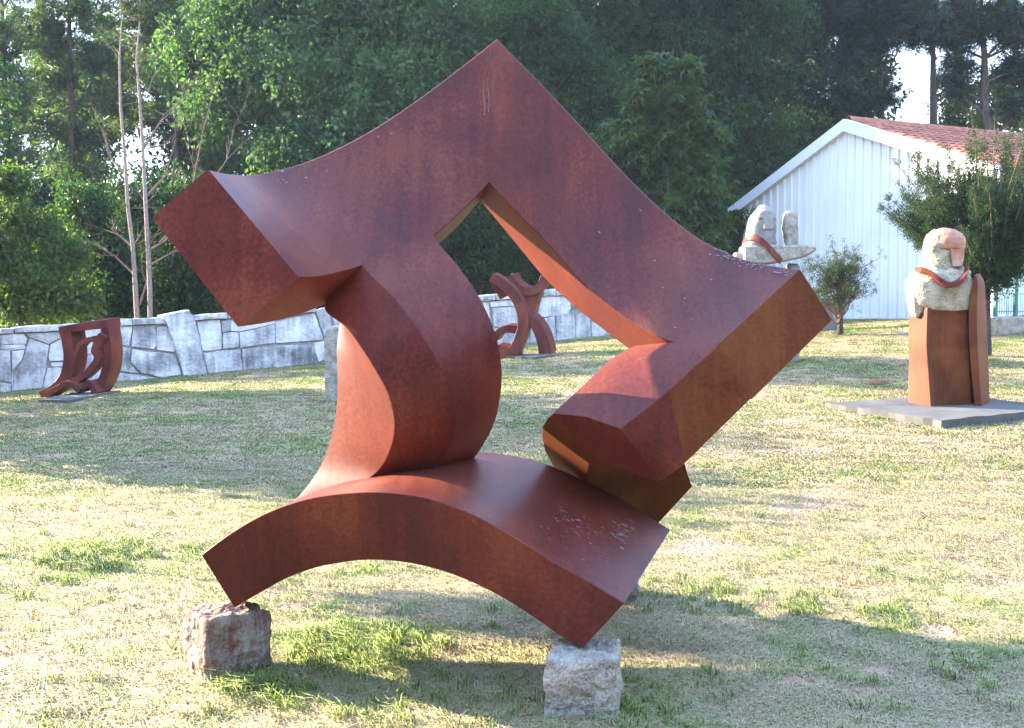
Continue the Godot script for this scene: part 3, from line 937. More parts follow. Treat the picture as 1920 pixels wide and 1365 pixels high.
func trees() -> void:
	rng.seed = 41
	var big := [clump(34, 0.42, 0.16, 0.10), clump(30, 0.46, 0.15, 0.11), clump(38, 0.40, 0.14, 0.09)]
	var small := [clump(26, 0.26, 0.09, 0.06), clump(24, 0.28, 0.10, 0.06)]
	var pine := [needles(64, 0.42), needles(56, 0.46)]
	var nut := [rosette(11, 0.27), rosette(9, 0.30)]
	var dark := Color(0.022, 0.050, 0.022)
	var mid := Color(0.050, 0.100, 0.036)
	var fresh := Color(0.100, 0.170, 0.070)
	var wood := "trees of the wood behind the stone wall"
	# tree: name, label, foot column, depth, trunk points, lobes, leaf kinds, material, density, size, colours, trunk radius
	var o: Node3D
	var lobes := [[430,70,0,100], [560,20,0,130], [700,50,0.5,130], [830,40,0,115], [620,165,-1.0,115], [760,160,-1.0,105], [520,140,-0.8,95], [420,190,-0.5,75], [585,280,-1.5,75], [525,285,-1.5,50], [850,130,0,80], [690,260,-1,85], [480,-80,0.5,110], [640,-110,0,120], [800,-90,0,110], [360,120,0.5,70]]
	o = thing("oak_tree", "broad bright green oak filling the wood behind the left steel beam", "tree", on_depth(640, 34), 0, wood)
	limbs(o, 34, lobes, [[640, 600], [640, 470], [630, 330], [650, 200], [640, 60], [640, -60]], 0.28, M.bark)
	crown(o, 34, lobes, big, M.leaf, 80, 1.0, Color(0.068, 0.122, 0.068), Color(0.115, 0.185, 0.085))
	lobes = [[960,40,0,100], [1060,100,-0.5,105], [1130,30,0,120], [1230,30,0.5,110], [1010,170,0,80], [1120,180,-0.5,90], [1300,90,0,95], [1380,150,0,95], [1330,225,0,100], [1405,280,0,95], [1250,230,0.5,90], [1420,40,0.5,95], [1330,330,0,85], [1170,300,0,90], [1000,-70,0,110], [1180,-90,0,120], [1340,-50,0,120], [900,100,0.6,80]]
	o = thing("oak_tree", "tall dark green oak behind the peak of the steel sculpture", "tree", on_depth(1190, 38), 0, wood)
	limbs(o, 38, lobes, [[1190, 600], [1195, 430], [1185, 300], [1190, 180], [1180, 60], [1180, -60]], 0.30, M.bark)
	crown(o, 38, lobes, big, M.leaf, 95, 1.0, dark, mid)
	# pines, left
	var pl := [
		["thin pine with a straight dark trunk at the left edge of the wood", 135, 40.0, [[138, 600], [136, 400], [134, 200], [130, 40], [128, -80]], [[60,50,0,70], [150,20,0,75], [90,150,0.5,55], [185,120,0,60], [120,250,0.5,50], [180,260,0.4,45], [70,-60,0,80], [190,-50,0,80], [110,90,0.4,60], [210,190,0.4,55], [60,230,0.6,50], [150,320,0.5,55]]],
		["slender pine leaning out of the left edge of the picture", 15, 38.0, [[18, 620], [20, 400], [10, 200], [4, 20], [0, -100]], [[10,60,0,60], [30,190,0,60], [-20,120,0,70], [20,300,0,60], [-30,250,0,60], [0,-60,0,80]]],
		["pine between the birch trunks and the broad oak", 330, 42.0, [[330, 600], [335, 400], [325, 200], [330, 40], [330, -80]], [[260,40,0,75], [340,30,0,80], [300,130,0,65], [240,130,0.5,50], [370,200,0,60], [290,220,0,55], [240,210,0.3,40], [320,-70,0,90], [210,-60,0,70], [420,280,0,60]]]]
	for p in pl:
		o = thing("pine_tree", p[0], "pine tree", on_depth(p[1], p[2]), 0, wood)
		limbs(o, p[2], p[4], p[3], 0.17, M.bark)
		crown(o, p[2], p[4], [pine[0], pine[1], big[0]], M.leaf, 44, 0.95, Color(0.075, 0.12, 0.07), Color(0.125, 0.18, 0.09))
	# pines, right
	var pr := [
		["dense dark pine above the left slope of the barn roof", 1490, 41.0, [[1490, 560], [1486, 400], [1480, 250], [1478, 100], [1470, -60]], [[1470,70,0,65], [1530,130,-0.5,55], [1450,150,0,55], [1560,40,0,65], [1540,210,0,50], [1480,240,0.5,60], [1430,-30,0,80], [1540,-40,0,80], [1590,110,0,50], [1580,180,0,40], [1610,60,0.5,55], [1520,20,0.4,60]]],
		["dark pine with a bare lower trunk behind the barn ridge", 1650, 42.0, [[1655, 560], [1655, 300], [1650, 160], [1640, 20], [1640, -80]], [[1640,60,0,55], [1610,140,0.4,40], [1680,20,0,50], [1620,0,0,60], [1650,-60,0,80], [1625,190,0,34], [1700,60,0,36], [1660,180,0.4,34], [1600,220,0.5,30], [1690,0,0.4,50]]],
		["slim pine trunk standing alone against the bright sky gap", 1750, 40.0, [[1752, 560], [1751, 300], [1750, 180], [1749, 60], [1748, -80]], [[1740,30,0,50], [1775,80,0,40], [1720,60,0,40], [1760,-40,0,70], [1785,150,0.3,34], [1800,40,0.5,50]]],
		["crooked pine with black spreading branches at the upper right", 1840, 36.0, [[1868, 560], [1858, 260], [1845, 190], [1846, 110], [1840, 20], [1838, -80]], [[1800,40,0,60], [1880,40,0,70], [1905,130,0,50], [1800,120,0,35], [1870,-50,0,90], [1900,200,0,35], [1790,170,0,25], [1930,60,0,60]]]]
	for p in pr:
		o = thing("pine_tree", p[0], "pine tree", on_depth(p[1], p[2]), 0, wood)
		limbs(o, p[2], p[4], p[3], 0.2, M.bark)
		crown(o, p[2], p[4], pine, M.needle, 75, 0.9, Color(0.018, 0.040, 0.018), Color(0.045, 0.085, 0.035))
	lobes = [[1800,185,0,45], [1870,165,0,45], [1900,220,0,45], [1840,230,0,40], [1790,235,0,35], [1935,180,0,45]]
	o = thing("yellow_tree", "sunlit yellow green tree far behind the barn roof at the right", "tree", on_depth(1850, 47), 0, wood)
	limbs(o, 47, lobes, [[1850, 560], [1850, 350], [1850, 240], [1850, 180]], 0.15, M.bark)
	crown(o, 47, lobes, big, M.leaf, 60, 1.0, Color(0.11, 0.13, 0.04), Color(0.18, 0.17, 0.05))
	# young chestnut before the dark oak
	lobes = [[1232,130,0,32], [1290,130,0,26], [1200,190,0,42], [1280,195,0,42], [1170,255,0,50], [1325,250,0,42], [1250,270,0,50], [1195,330,0.3,60], [1315,335,0,55], [1255,400,0,62], [1180,395,0.3,50], [1322,410,0,42], [1280,470,0,60], [1335,450,0,30], [1210,470,0.3,60], [1325,500,0,36], [1150,320,0.2,40]]
	o = thing("chestnut_tree", "young chestnut with long drooping pale leaves left of the white barn", "tree", on_depth(1255, 29), 0, wood)
	limbs(o, 29, lobes, [[1258, 610], [1254, 450], [1252, 330], [1252, 200], [1262, 90]], 0.09, M.bark)
	crown(o, 29, lobes, nut, M.leaf, 260, 0.95, Color(0.05, 0.085, 0.028), Color(0.10, 0.145, 0.05), "crown", 0.7)
	# bushes along the foot of the wood
	var bushes := [
		["bright sunlit yellow green bush at the left end of the wall", 40, 27.5, [[40,500,0,45], [85,430,0.8,40], [125,480,0.4,45], [20,570,0,50], [30,410,0.5,38], [100,560,0,45], [-40,450,0,70], [70,520,-0.4,30], [150,560,0.5,40], [10,340,0.8,36]], Color(0.055, 0.10, 0.035), Color(0.15, 0.20, 0.06)],
		["leafy bush left of the twin birch trunks", 190, 31.0, [[190,480,0,80], [160,390,0,60], [220,560,0,70], [130,560,0,60]], dark, mid],
		["shaded bush behind the twin birch trunks", 330, 32.5, [[330,470,0,85], [400,520,0,70], [300,560,0,70], [350,380,0,60], [260,390,0.5,60]], dark, mid],
		["dark bush above the wall behind the left beam end", 480, 32.0, [[470,470,0,85], [540,520,0,70], [420,400,0,60], [500,380,0,70], [440,560,0,50]], dark, mid],
		["dark bush behind the curved steel column", 640, 33.0, [[620,460,0,90], [700,490,0,85], [640,370,0,80], [740,400,0,80]], dark, mid],
		["dense green bush seen through the opening of the steel sculpture", 890, 32.0, [[860,440,0,85], [940,450,0,75], [900,380,0,70], [820,360,0,80], [880,510,0,60]], dark, Color(0.05, 0.11, 0.025)],
		["green bush above the wall right of the small steel sculpture", 1050, 33.0, [[1020,440,0,75], [1090,470,0,70], [1000,370,0,70], [1080,380,0,75], [1030,520,0,50], [980,300,0.5,70]], dark, Color(0.05, 0.11, 0.025)],
		["dark bush under the young chestnut", 1210, 33.5, [[1180,480,0,80], [1260,500,0,80], [1140,400,0.4,80], [1240,390,0.5,80], [1160,560,0,60]], dark, mid],
		["dark bush behind the left corner of the barn", 1370, 34.0, [[1320,470,0,75], [1345,400,3,75], [1300,400,0,65], [1370,330,5,80], [1310,550,0,55], [1440,310,6,60], [1500,260,6,60]], dark, mid]]
	for b in bushes:
		o = thing("bush", b[0], "bush", on_depth(b[1], b[2]), 0, "bushes behind the stone wall")
		limbs(o, b[2], b[3], [[b[1], 610], [b[1], 540], [b[1] + 4, 460]], 0.07, M.bark)
		crown(o, b[2], b[3], big, M.leaf, 95, 0.9, b[4], b[5])
	# the deep wood behind, one mass
	o = thing("deep_wood", "dense dark mass of woodland far behind the other trees", "wood", on_depth(700, 50))
	lobes = []
	for i in 30:
		var px := -260.0 + 66.0 * i
		for row in [560, 470, 380, 300, 215, 130, 50]:
			if px < 330.0 and (row < 90 or (row < 340 and rng.randf() < 0.4)): continue
			if px > 1560.0 and row < 130: continue
			if px > 1640.0 and row < 250: continue
			lobes.append([px + rng.randf_range(-25, 25), row + rng.randf_range(-20, 20), rng.randf_range(-2, 3), rng.randf_range(60, 80)])
	crown(o, 50, lobes, big, M.leaf, 28, 1.5, dark, mid, "foliage", 0.6)
	# tree that stands before the dark oak and shades the barn
	lobes = [[990,200,0,70], [1040,120,0,75], [1070,240,0,80], [960,290,0,70], [1110,330,0,75], [1010,40,0,70], [1120,170,0,60]]
	o = thing("leafy_tree", "mid green tree behind the wall, right of the sculpture's opening", "tree", on_depth(1040, 32.5), 0, wood)
	limbs(o, 32.5, lobes, [[1045, 600], [1040, 450], [1050, 300], [1040, 180], [1035, 60]], 0.16, M.bark)
	crown(o, 32.5, lobes, big, M.leaf, 95, 0.95, dark, mid)
	# the wood goes on round the near side of the lawn
	var NX := []
	var NC := []
	for i in 90:
		var a := rng.randf_range(-0.35, PI * 0.98)
		var r0 := rng.randf_range(14.0, 18.0)
		var c := Vector3(cos(a) * r0, rng.randf_range(0.5, 9.5), sin(a) * r0 + 1.0)
		for j in 70:
			var dir := Vector3(rng.randfn(), rng.randfn(), rng.randfn()).normalized()
			NX.append(Transform3D(Basis.from_euler(Vector3(rng.randf(), rng.randf() * TAU, rng.randf())).scaled(Vector3.ONE * 2.0), c + dir * 2.2 * pow(rng.randf(), 0.5)))
			NC.append(dark.lerp(mid, rng.randf()))
	tag(copies("near_wood", big[1], M.leaf, NX, NC), "dark wood round the near side of the lawn", "wood")
	# tall trees beside the lawn, left of the picture, that shade it
	var side := [[-10.4, -14.6, 4.0], [-11.6, -17.6, 4.7], [-12.6, -20.6, 5.8], [-13.4, -25.5, 9.0]]
	for i in 4:
		var s: Array = side[i]
		o = thing("side_tree", ["tree outside the left of the picture, nearest the wall", "tall tree outside the left of the picture", "small tree outside the left of the picture", "tree behind the wall outside the left of the picture"][i], "tree", Vector3(s[0], ground_h(s[0], s[1]), s[1]))
		var st := begin()
		var h: float = s[2]
		tube(st, [Vector3(0, -0.2, 0), Vector3(0.1, h * 0.4, 0), Vector3(0, h * 0.9, 0.1)], [0.2, 0.14, 0.03], 8)
		obj("trunk", st.commit(), M.bark, o)
		var X := []
		var C := []
		for k in 9:
			var c := Vector3(rng.randf_range(-0.9, 0.9), h * rng.randf_range(0.42, 0.9), rng.randf_range(-0.9, 0.9))
			for j in 34:
				var dir := Vector3(rng.randfn(), rng.randfn(), rng.randfn()).normalized()
				X.append(Transform3D(Basis.from_euler(Vector3(rng.randf(), rng.randf() * TAU, rng.randf())), c + dir * 1.05 * pow(rng.randf(), 0.5)))
				C.append(mid.lerp(fresh, rng.randf()))
		copies("crown", big[0], M.leaf, X, C, o)
	# a slim young tree left of the picture
	o = thing("side_tree", "slim young tree with a small high crown outside the left of the picture", "tree", Vector3(-8.0, ground_h(-8.0, -9.25), -9.25))
	var sl := begin()
	tube(sl, [Vector3(0, -0.1, 0), Vector3(0.02, 2.0, 0), Vector3(0, 4.2, 0)], [0.035, 0.028, 0.008], 6)
	obj("trunk", sl.commit(), M.bark, o)
	var SX := []
	var SC := []
	for j in 230:
		var dir := Vector3(rng.randfn() * 0.22, rng.randf_range(-0.75, 0.65), rng.randfn() * 0.17)
		SX.append(Transform3D(Basis.from_euler(Vector3(rng.randf(), rng.randf() * TAU, rng.randf())).scaled(Vector3.ONE * 0.55), Vector3(0, 3.6, 0) + dir))
		SC.append(mid.lerp(fresh, rng.randf()))
	copies("crown", big[0], M.leaf, SX, SC, o)
	birch()
	upright_shrubs(small)

func twig(st: SurfaceTool, a: Vector3, dir: Vector3, l: float, r: float, depth: int, tips: Array) -> void:
	var pts := [a]
	var rad := [r]
	var p := a
	var d := dir
	for i in 4:
		d = (d + Vector3(rng.randfn(), rng.randfn() * 0.6 + 0.25, rng.randfn()) * 0.16).normalized()
		p += d * l / 4.0
		pts.append(p); rad.append(r * (1.0 - 0.2 * (i + 1)) + 0.002)
	tube(st, pts, rad, 5)
	tips.append(p)
	if depth == 0: return
	for i in 3:
		var k := 1 + i
		var e := (d + Vector3(rng.randfn(), rng.randfn() * 0.5 + 0.2, rng.randfn()) * 0.75).normalized()
		twig(st, pts[k], e, l * rng.randf_range(0.4, 0.65), rad[k] * 0.6, depth - 1, tips)

func birch() -> void:
	rng.seed = 61
	var d := 28.2
	var t := thing("birch_tree", "nearly leafless pale birch with two thin trunks behind the wall", "tree", on_depth(268, d))
	var a := [[262, 610, 10.5], [254, 540, 9.5], [249, 460, 8], [240, 390, 7], [234, 290, 6], [226, 200, 5], [224, 110, 3.5], [228, 40, 2]]
	var b := [[282, 610, 10.5], [281, 540, 9.5], [277, 460, 8], [273, 380, 7.5], [268, 280, 6], [262, 190, 5], [256, 110, 4], [262, 40, 2]]
	var br := [[[262, 572], [275, 530], [280, 505]], [[250, 512], [215, 480], [165, 452], [120, 470]], [[279, 470], [310, 452], [345, 400], [365, 330], [380, 250], [398, 180]], [[277, 500], [315, 478], [335, 470]], [[240, 330], [210, 300], [190, 240]], [[268, 280], [300, 230], [340, 190]], [[300, 455], [370, 380], [425, 300], [440, 235]], [[246, 460], [222, 440], [195, 430]], [[273, 370], [310, 330], [330, 260]]]
	for s in [a, b]:
		var pts := []
		var rad := []
		for q in s:
			pts.append(at(q[0], q[1], d) - t.position); rad.append(q[2] * 0.5 * d / F)
		pts[0].y = -0.3
		var st := begin(); tube(st, pts, rad, 8); obj("trunk", st.commit(), M.birch, t)
	var st := begin()
	var tips := []
	for s in br:
		var pts := []
		var rad := []
		for i in s.size():
			pts.append(at(s[i][0], s[i][1], d + 0.25 * i) - t.position); rad.append(0.032 * (1.0 - 0.75 * i / (s.size() - 1.0)))
		tube(st, pts, rad, 6)
		for i in range(1, pts.size()):
			for k in 2: twig(st, pts[i], (pts[i] - pts[i - 1]).normalized() + Vector3(rng.randfn(), rng.randfn(), rng.randfn()) * 0.5, rng.randf_range(0.5, 1.1), rad[i] * 0.5, 1, tips)
	for q in a.slice(2) + b.slice(2):
		for k in 2: twig(st, at(q[0], q[1], d) - t.position, Vector3(rng.randfn(), 0.5, rng.randfn()).normalized(), rng.randf_range(0.6, 1.3), 0.012, 1, tips)
	obj("branches", st.commit(), M.twig, t).set_meta("kind", "stuff")

func upright_shrubs(small: Array) -> void:
	# feathery tree with upright shoots beside the barn
	rng.seed = 71
	var d := 18.5
	var foot := on_depth(1852, d)
	var t := thing("feathery_tree", "dark feathery tree with upright shoots behind the stone bust", "tree", foot)
	var st := begin()
	var fork := at(1855, 505, d) - foot
	tube(st, [Vector3(0, -0.2, 0), at(1850, 545, d) - foot, fork], [0.075, 0.06, 0.05], 8)
	obj("trunk", st.commit(), M.bark, t)
	st = begin()
	var X := [[], []]
	var C := [[], []]
	for i in 210:
		var ang := rng.randf_range(-1.15, 1.05)
		var l := rng.randf_range(1.1, 2.75) * (1.0 - 0.25 * absf(ang))
		var dir := Vector3(sin(ang), cos(ang) * 0.9, rng.randfn() * 0.5).normalized()
		var start := fork + Vector3(rng.randfn() * 0.1, rng.randf_range(-0.25, 0.15), rng.randfn() * 0.1)
		var pts := []
		var rad := []
		for k in 6:
			var f := k / 5.0
			var p := start + dir * l * f + Vector3(0, 0.35 * f * f * absf(sin(ang)), 0) + Vector3(rng.randfn(), rng.randfn(), rng.randfn()) * 0.02
			pts.append(p); rad.append(0.014 * (1.0 - 0.85 * f) + 0.002)
		tube(st, pts, rad, 4)
		for k in 64:
			var f := pow(rng.randf(), 0.7)
			var q := f * 4.99
			var p: Vector3 = pts[int(q)].lerp(pts[int(q) + 1], q - int(q))
			p += Vector3(rng.randfn(), rng.randfn(), rng.randfn()) * (0.03 + 0.12 * (1.0 - f))
			var j := rng.randi() % 2
			X[j].append(Transform3D(Basis.from_euler(Vector3(rng.randf_range(-0.7, 0.7), rng.randf() * TAU, rng.randf_range(-0.7, 0.7))).scaled(Vector3.ONE * rng.randf_range(0.25, 0.5) * (1.15 - 0.5 * f)), p))
			var g := rng.randf_range(0.7, 1.3)
			C[j].append(Color(0.028 * g, 0.058 * g, 0.024 * g))
	obj("shoots", st.commit(), M.twig, t).set_meta("kind", "stuff")
	for j in 2: copies("leaves", small[j], M.leaf, X[j], C[j], t)
	# thin shrub before the barn
	foot = on_ground(1576, 628)
	d = depth_of(foot)
	t = thing("thin_shrub", "thin airy shrub on a short stem in front of the barn wall", "shrub", foot)
	st = begin()
	fork = at(1572, 560, d) - foot
	tube(st, [Vector3(0, -0.1, 0), fork * 0.5 + Vector3(0.02, 0, 0), fork], [0.065, 0.05, 0.04], 8)
	obj("trunk", st.commit(), M.bark, t)
	st = begin()
	X = [[], []]
	C = [[], []]
	for i in 48:
		var ang := rng.randf_range(-1.5, 1.4) * (0.6 + 0.4 * rng.randf())
		var dir := Vector3(sin(ang) * 0.75, cos(ang) + 0.15, rng.randfn() * 0.4).normalized()
		var tips := []
		twig(st, fork + Vector3(0, rng.randf_range(-0.55, 0.45), 0), dir, rng.randf_range(0.35, 0.85) * (1.0 if absf(ang) > 0.5 else 1.15), 0.014, 1, tips)
		for p in tips:
			for k in 5:
				var j := rng.randi() % 2
				X[j].append(Transform3D(Basis.from_euler(Vector3(rng.randf(), rng.randf() * TAU, rng.randf())).scaled(Vector3.ONE * rng.randf_range(0.16, 0.34)), p + Vector3(rng.randfn(), rng.randfn(), rng.randfn()) * 0.07))
				var g := rng.randf_range(0.7, 1.3)
				C[j].append(Color(0.045 * g, 0.07 * g, 0.028 * g))
	obj("branches", st.commit(), M.twig, t).set_meta("kind", "stuff")
	for j in 2: copies("leaves", small[j], M.leaf, X[j], C[j], t)
	# little grey timber box half hidden behind it
	var bx := on_depth(1553, d + 1.5)
	var k := thing("timber_box", "small grey timber box behind the thin shrub by the barn", "box", bx)
	st = begin(); box(st, Vector3(0, 0.3, 0), Vector3(0.5, 0.6, 0.4)); obj("case", st.commit(), M.grey_board, k)
	for i in 5:
		st = begin(); box(st, Vector3(0, 0.62 + 0.015 * i, 0.22 - 0.1 * i), Vector3(0.6, 0.02, 0.11)); obj("slat", st.commit(), M.grey_board, k)

# ---------------------------------------------------------------- the main sculpture
func main_sculpture() -> void:
	rng.seed = 5
	var base := Vector3(-0.2, 0.0, -4.9)
	var t := thing("steel_sculpture", "large abstract rust red steel sculpture of curved beams standing on three stone blocks", "sculpture", base)
	var A := secs_px([
		[390,317,4.56, 560,520,4.50, 447,614,4.53, 285,408,4.59],
		[430,325,4.80, 600,518,4.68, 500,606,4.72, 340,425,4.85],
		[480,326,5.05, 640,509,4.85, 555,592,4.92, 415,410,5.13],
		[560,308,5.27, 680,497,5.0, 608,572,5.1, 515,370,5.42],
		[640,275,5.42, 750,468,5.15, 695,535,5.3, 610,320,5.62],
		[720,230,5.5, 815,440,5.25, 800,475,5.48, 705,265,5.75],
		[800,175,5.56, 865,396,5.34, 850,432,5.62, 790,205,5.84],
		[932,73,5.6, 917,343,5.42, 900,375,5.72, 925,105,5.9]], 4)
	var st := begin(); loft(st, moved(A, base), 14); obj("upper_beam", st.commit(), M.corten, t)
	var B := secs_px([
		[932,73,5.6, 917,343,5.42, 900,375,5.72, 925,105,5.9],
		[1060,205,5.6, 975,404,5.42, 968,458,5.7, 1055,235,5.9],
		[1180,335,5.57, 1033,463,5.38, 1038,540,5.62, 1180,365,5.85],
		[1260,410,5.5, 1100,538,5.28, 1110,602,5.5, 1265,445,5.75],
		[1330,458,5.4, 1185,604,5.12, 1215,680,5.3, 1345,505,5.6],
		[1400,487,5.27, 1258,640,4.98, 1300,735,5.1, 1430,550,5.4],
		[1500,505,5.1, 1348,645,4.85, 1408,750,4.87, 1560,600,5.12]], 4)
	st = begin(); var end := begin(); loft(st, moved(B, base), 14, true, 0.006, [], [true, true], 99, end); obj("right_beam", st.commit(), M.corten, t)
	# the short arm that comes forward from the end of the right beam: front edge, top, back edge, underside
	var D := secs_px([
		[1349,646,4.849, 1265,641,4.975, 1190,648,5.12, 1240,740,5.2, 1408,749,4.869],
		[1300,689,4.805, 1215,668,4.94, 1142,675,5.06, 1215,775,5.1, 1345,811,4.83],
		[1255,731,4.76, 1165,711,4.89, 1095,720,4.98, 1180,815,5.0, 1285,870,4.78],
		[1164,804,4.68, 1098,781,4.77, 1034,775,4.86, 1130,868,4.93, 1236,904,4.83]], 5)
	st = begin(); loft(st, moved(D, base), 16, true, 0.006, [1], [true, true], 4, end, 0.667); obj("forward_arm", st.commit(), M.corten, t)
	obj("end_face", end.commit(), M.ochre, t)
	var C := secs_px([
		[811.7,432.7,5.256, 675.7,490.2,5.006, 610,566,5.07, 680,494,5.3],
		[815,440,5.247, 680,497,4.997, 608,572,5.05, 680,500,5.3],
		[862,500,5.14, 742,562,4.91, 650,617,4.94, 642,590,5.28],
		[905,565,5.05, 793,630,4.85, 695,680,4.87, 631,650,5.24],
		[932,630,5.03, 830,697,4.85, 728,740,4.87, 632,700,5.24],
		[942,690,5.08, 848,757,4.91, 740,795,4.92, 631,750,5.27],
		[939,745,5.17, 850,805,5.0, 732,842,5.01, 624,800,5.31],
		[925,800,5.3, 838,850,5.12, 705,887,5.13, 608,855,5.34],
		[893,855,5.43, 800,885,5.2, 640,928,5.18, 585,897,5.34],
		[850,905,5.5, 740,920,5.25, 560,965,5.15, 545,943,5.3],
		[800,960,5.5, 670,970,5.25, 490,1010,5.1, 490,972,5.27]], 4)
	st = begin(); loft(st, moved(C, base), 14); obj("curved_column", st.commit(), M.corten, t)
	var ft := [378,1040,4.78, 440,995,4.76, 500,962,4.74, 560,940,4.72, 620,928,4.7, 690,923,4.67, 740,925,4.65, 800,934,4.62, 880,962,4.58, 960,1005,4.54, 1040,1055,4.49, 1110,1095,4.45, 1170,1131,4.42]
	var bt := [440,1002,5.3, 500,968,5.36, 550,941,5.42, 600,917,5.46, 660,893,5.5, 720,873,5.52, 775,858,5.55, 840,849,5.55, 920,849,5.55, 1010,865,5.52, 1090,898,5.46, 1180,945,5.4, 1257,993,5.33]
	var fb := [440,1140,4.93, 490,1110,4.9, 540,1083,4.88, 590,1065,4.86, 640,1055,4.83, 690,1050,4.8, 745,1053,4.77, 805,1064,4.74, 870,1086,4.7, 940,1120,4.65, 1000,1158,4.6, 1055,1196,4.54, 1092,1216,4.5]
	var arch := []
	for i in 13:
		var p := at(ft[3 * i], ft[3 * i + 1], ft[3 * i + 2])
		var q := at(bt[3 * i], bt[3 * i + 1], bt[3 * i + 2])
		var r := at(fb[3 * i], fb[3 * i + 1], fb[3 * i + 2])
		arch.append([p, q, r + (q - p) * 0.96, r])
	st = begin(); loft(st, moved(arch, base), 12); obj("arch", st.commit(), M.corten, t)
	# the rear leg under the arm: a left face, a front face turned to the right, down to the third block
	var G := secs_px([
		[1040,773,4.99, 1128,832,4.96, 1270,840,5.3, 1180,760,5.5],
		[1026,784,5.0, 1117,850,4.98, 1278,855,5.33, 1180,780,5.55],
		[1016,800,5.12, 1105,873,5.12, 1285,869,5.42, 1180,800,5.65],
		[1015,818,5.25, 1101,890,5.28, 1291,890,5.48, 1180,825,5.7],
		[1020,842,5.45, 1101,912,5.5, 1299,913,5.55, 1180,850,5.8],
		[1036,873,5.65, 1106,945,5.65, 1240,977,5.75, 1170,890,5.95],
		[1060,910,5.85, 1112,980,5.85, 1212,1003,5.95, 1165,940,6.1],
		[1105,985,6.15, 1130,1032,6.1, 1190,1032,6.25, 1160,1000,6.35]], 4)
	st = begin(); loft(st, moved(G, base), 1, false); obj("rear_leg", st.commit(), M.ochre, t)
	splashes(t, base, A, B, arch)
	# the three blocks
	stone_block("rusty square stone block with brown stains under the left foot of the arch", [[343,1160], [470,1150], [500,1165]], at(424, 1146, 4.97), Vector3(0.30, 0.0, 0.31), 0.62, M.granite_rusty, 3.0)
	stone_block("pale rough granite block under the right foot of the arch", [], at(1096, 1218, 4.52), Vector3(0.29, 0.0, 0.30), -0.15, M.granite, 17.0)
	stone_block("half hidden granite block under the rear leg behind the arch", [], at(1140, 1045, 6.3), Vector3(0.28, 0.0, 0.3), 0.2, M.granite, 29.0)

func stone_block(label: String, _o: Array, top: Vector3, size: Vector3, turn: float, m: Material, seed_: float) -> void:
	var g := ground_h(top.x, top.z)
	var h := top.y - g + 0.01
	var t := thing("stone_block", label, "stone block", Vector3(top.x, g, top.z), turn, "blocks that carry the big sculpture")
	var st := begin()
	lump(st, Vector3(0, h / 2 - 0.03, 0), Vector3(size.x / 2, h / 2 + 0.03, size.z / 2), 16.0, 0.03, 5.0, seed_, 44)
	obj("block", st.commit(), m, t)

func on_loft(secs: Array, u: float, v: float, k0: int, k1: int) -> Array:
	var f := clampf(u, 0.0, 0.999) * (secs.size() - 1)
	var i := int(f)
	var p0: Vector3 = secs[i][k0].lerp(secs[i + 1][k0], f - i)
	var p1: Vector3 = secs[i][k1].lerp(secs[i + 1][k1], f - i)
	var d: Vector3 = (secs[i + 1][k0] - secs[i][k0]).lerp(secs[i + 1][k1] - secs[i][k1], v)
	var n := d.cross(p1 - p0).normalized()
	if n.dot(eye - p0) < 0: n = -n
	return [p0.lerp(p1, v), n, d.normalized(), (p1 - p0).normalized()]

func splashes(t: Node3D, base: Vector3, A: Array, B: Array, arch: Array) -> void:
	# pale droppings and drip marks that lie on the steel
	var st := begin()
	var spots := []
	for i in 40: spots.append([arch, rng.randf_range(0.68, 0.93), rng.randf_range(0.1, 0.97), 0.32])
	for i in 60: spots.append([arch, clampf(rng.randfn(0.835, 0.035), 0.7, 0.95), clampf(rng.randfn(0.5, 0.09), 0, 1), 0.4])
	for i in 40: spots.append([arch, clampf(rng.randfn(0.925, 0.012), 0.7, 0.97), clampf(rng.randfn(0.62, 0.08), 0, 1), 0.55])
	for i in 80: spots.append([B, rng.randf_range(0.70, 0.99), 0.01 + 0.09 * pow(rng.randf(), 1.6), 0.4])
	for i in 8: spots.append([B, rng.randf_range(0.3, 0.9), rng.randf_range(0.05, 0.9), 0.4])
	for i in 14: spots.append([A, rng.randf_range(0.2, 0.75), rng.randf_range(0.03, 0.15), 0.5])
	for s in spots:
		var o := on_loft(s[0], s[1], s[2], 0, 1)
		var r: float = 0.006 * s[3] * rng.randf_range(0.4, 1.5)
		var c: Vector3 = o[0] - base + o[1] * 0.0016
		var e1: Vector3 = o[2] * rng.randf_range(1.0, 4.0)
		var e2: Vector3 = o[3] * rng.randf_range(0.8, 2.0)
		for k in 7:
			var a0 := TAU * k / 7
			var a1 := TAU * (k + 1) / 7
			tri(st, c, c + (e1 * cos(a0) + e2 * sin(a0)) * r, c + (e1 * cos(a1) + e2 * sin(a1)) * r, o[1], o[1], o[1])
	# the long drip beside the ridge
	for j in 26:
		var v0 := 0.03 + 0.018 * j
		for i in 2:
			var o := on_loft(A, 0.985 + 0.0025 * sin(j * 0.35) - 0.012 * i * int(j > 14), v0, 0, 1)
			var w := 0.0018 + 0.002 * absf(sin(j * 1.7))
			var c: Vector3 = o[0] - base + o[1] * 0.0018
			var e2: Vector3 = o[3] * 0.009
			tri(st, c - o[2] * w, c + e2, c + o[2] * w, o[1], o[1], o[1])
			tri(st, c - o[2] * w, c - e2, c + o[2] * w, o[1], o[1], o[1])
	var m := obj("bird_droppings", st.commit(), M.splash, t)
	m.set_meta("kind", "stuff")

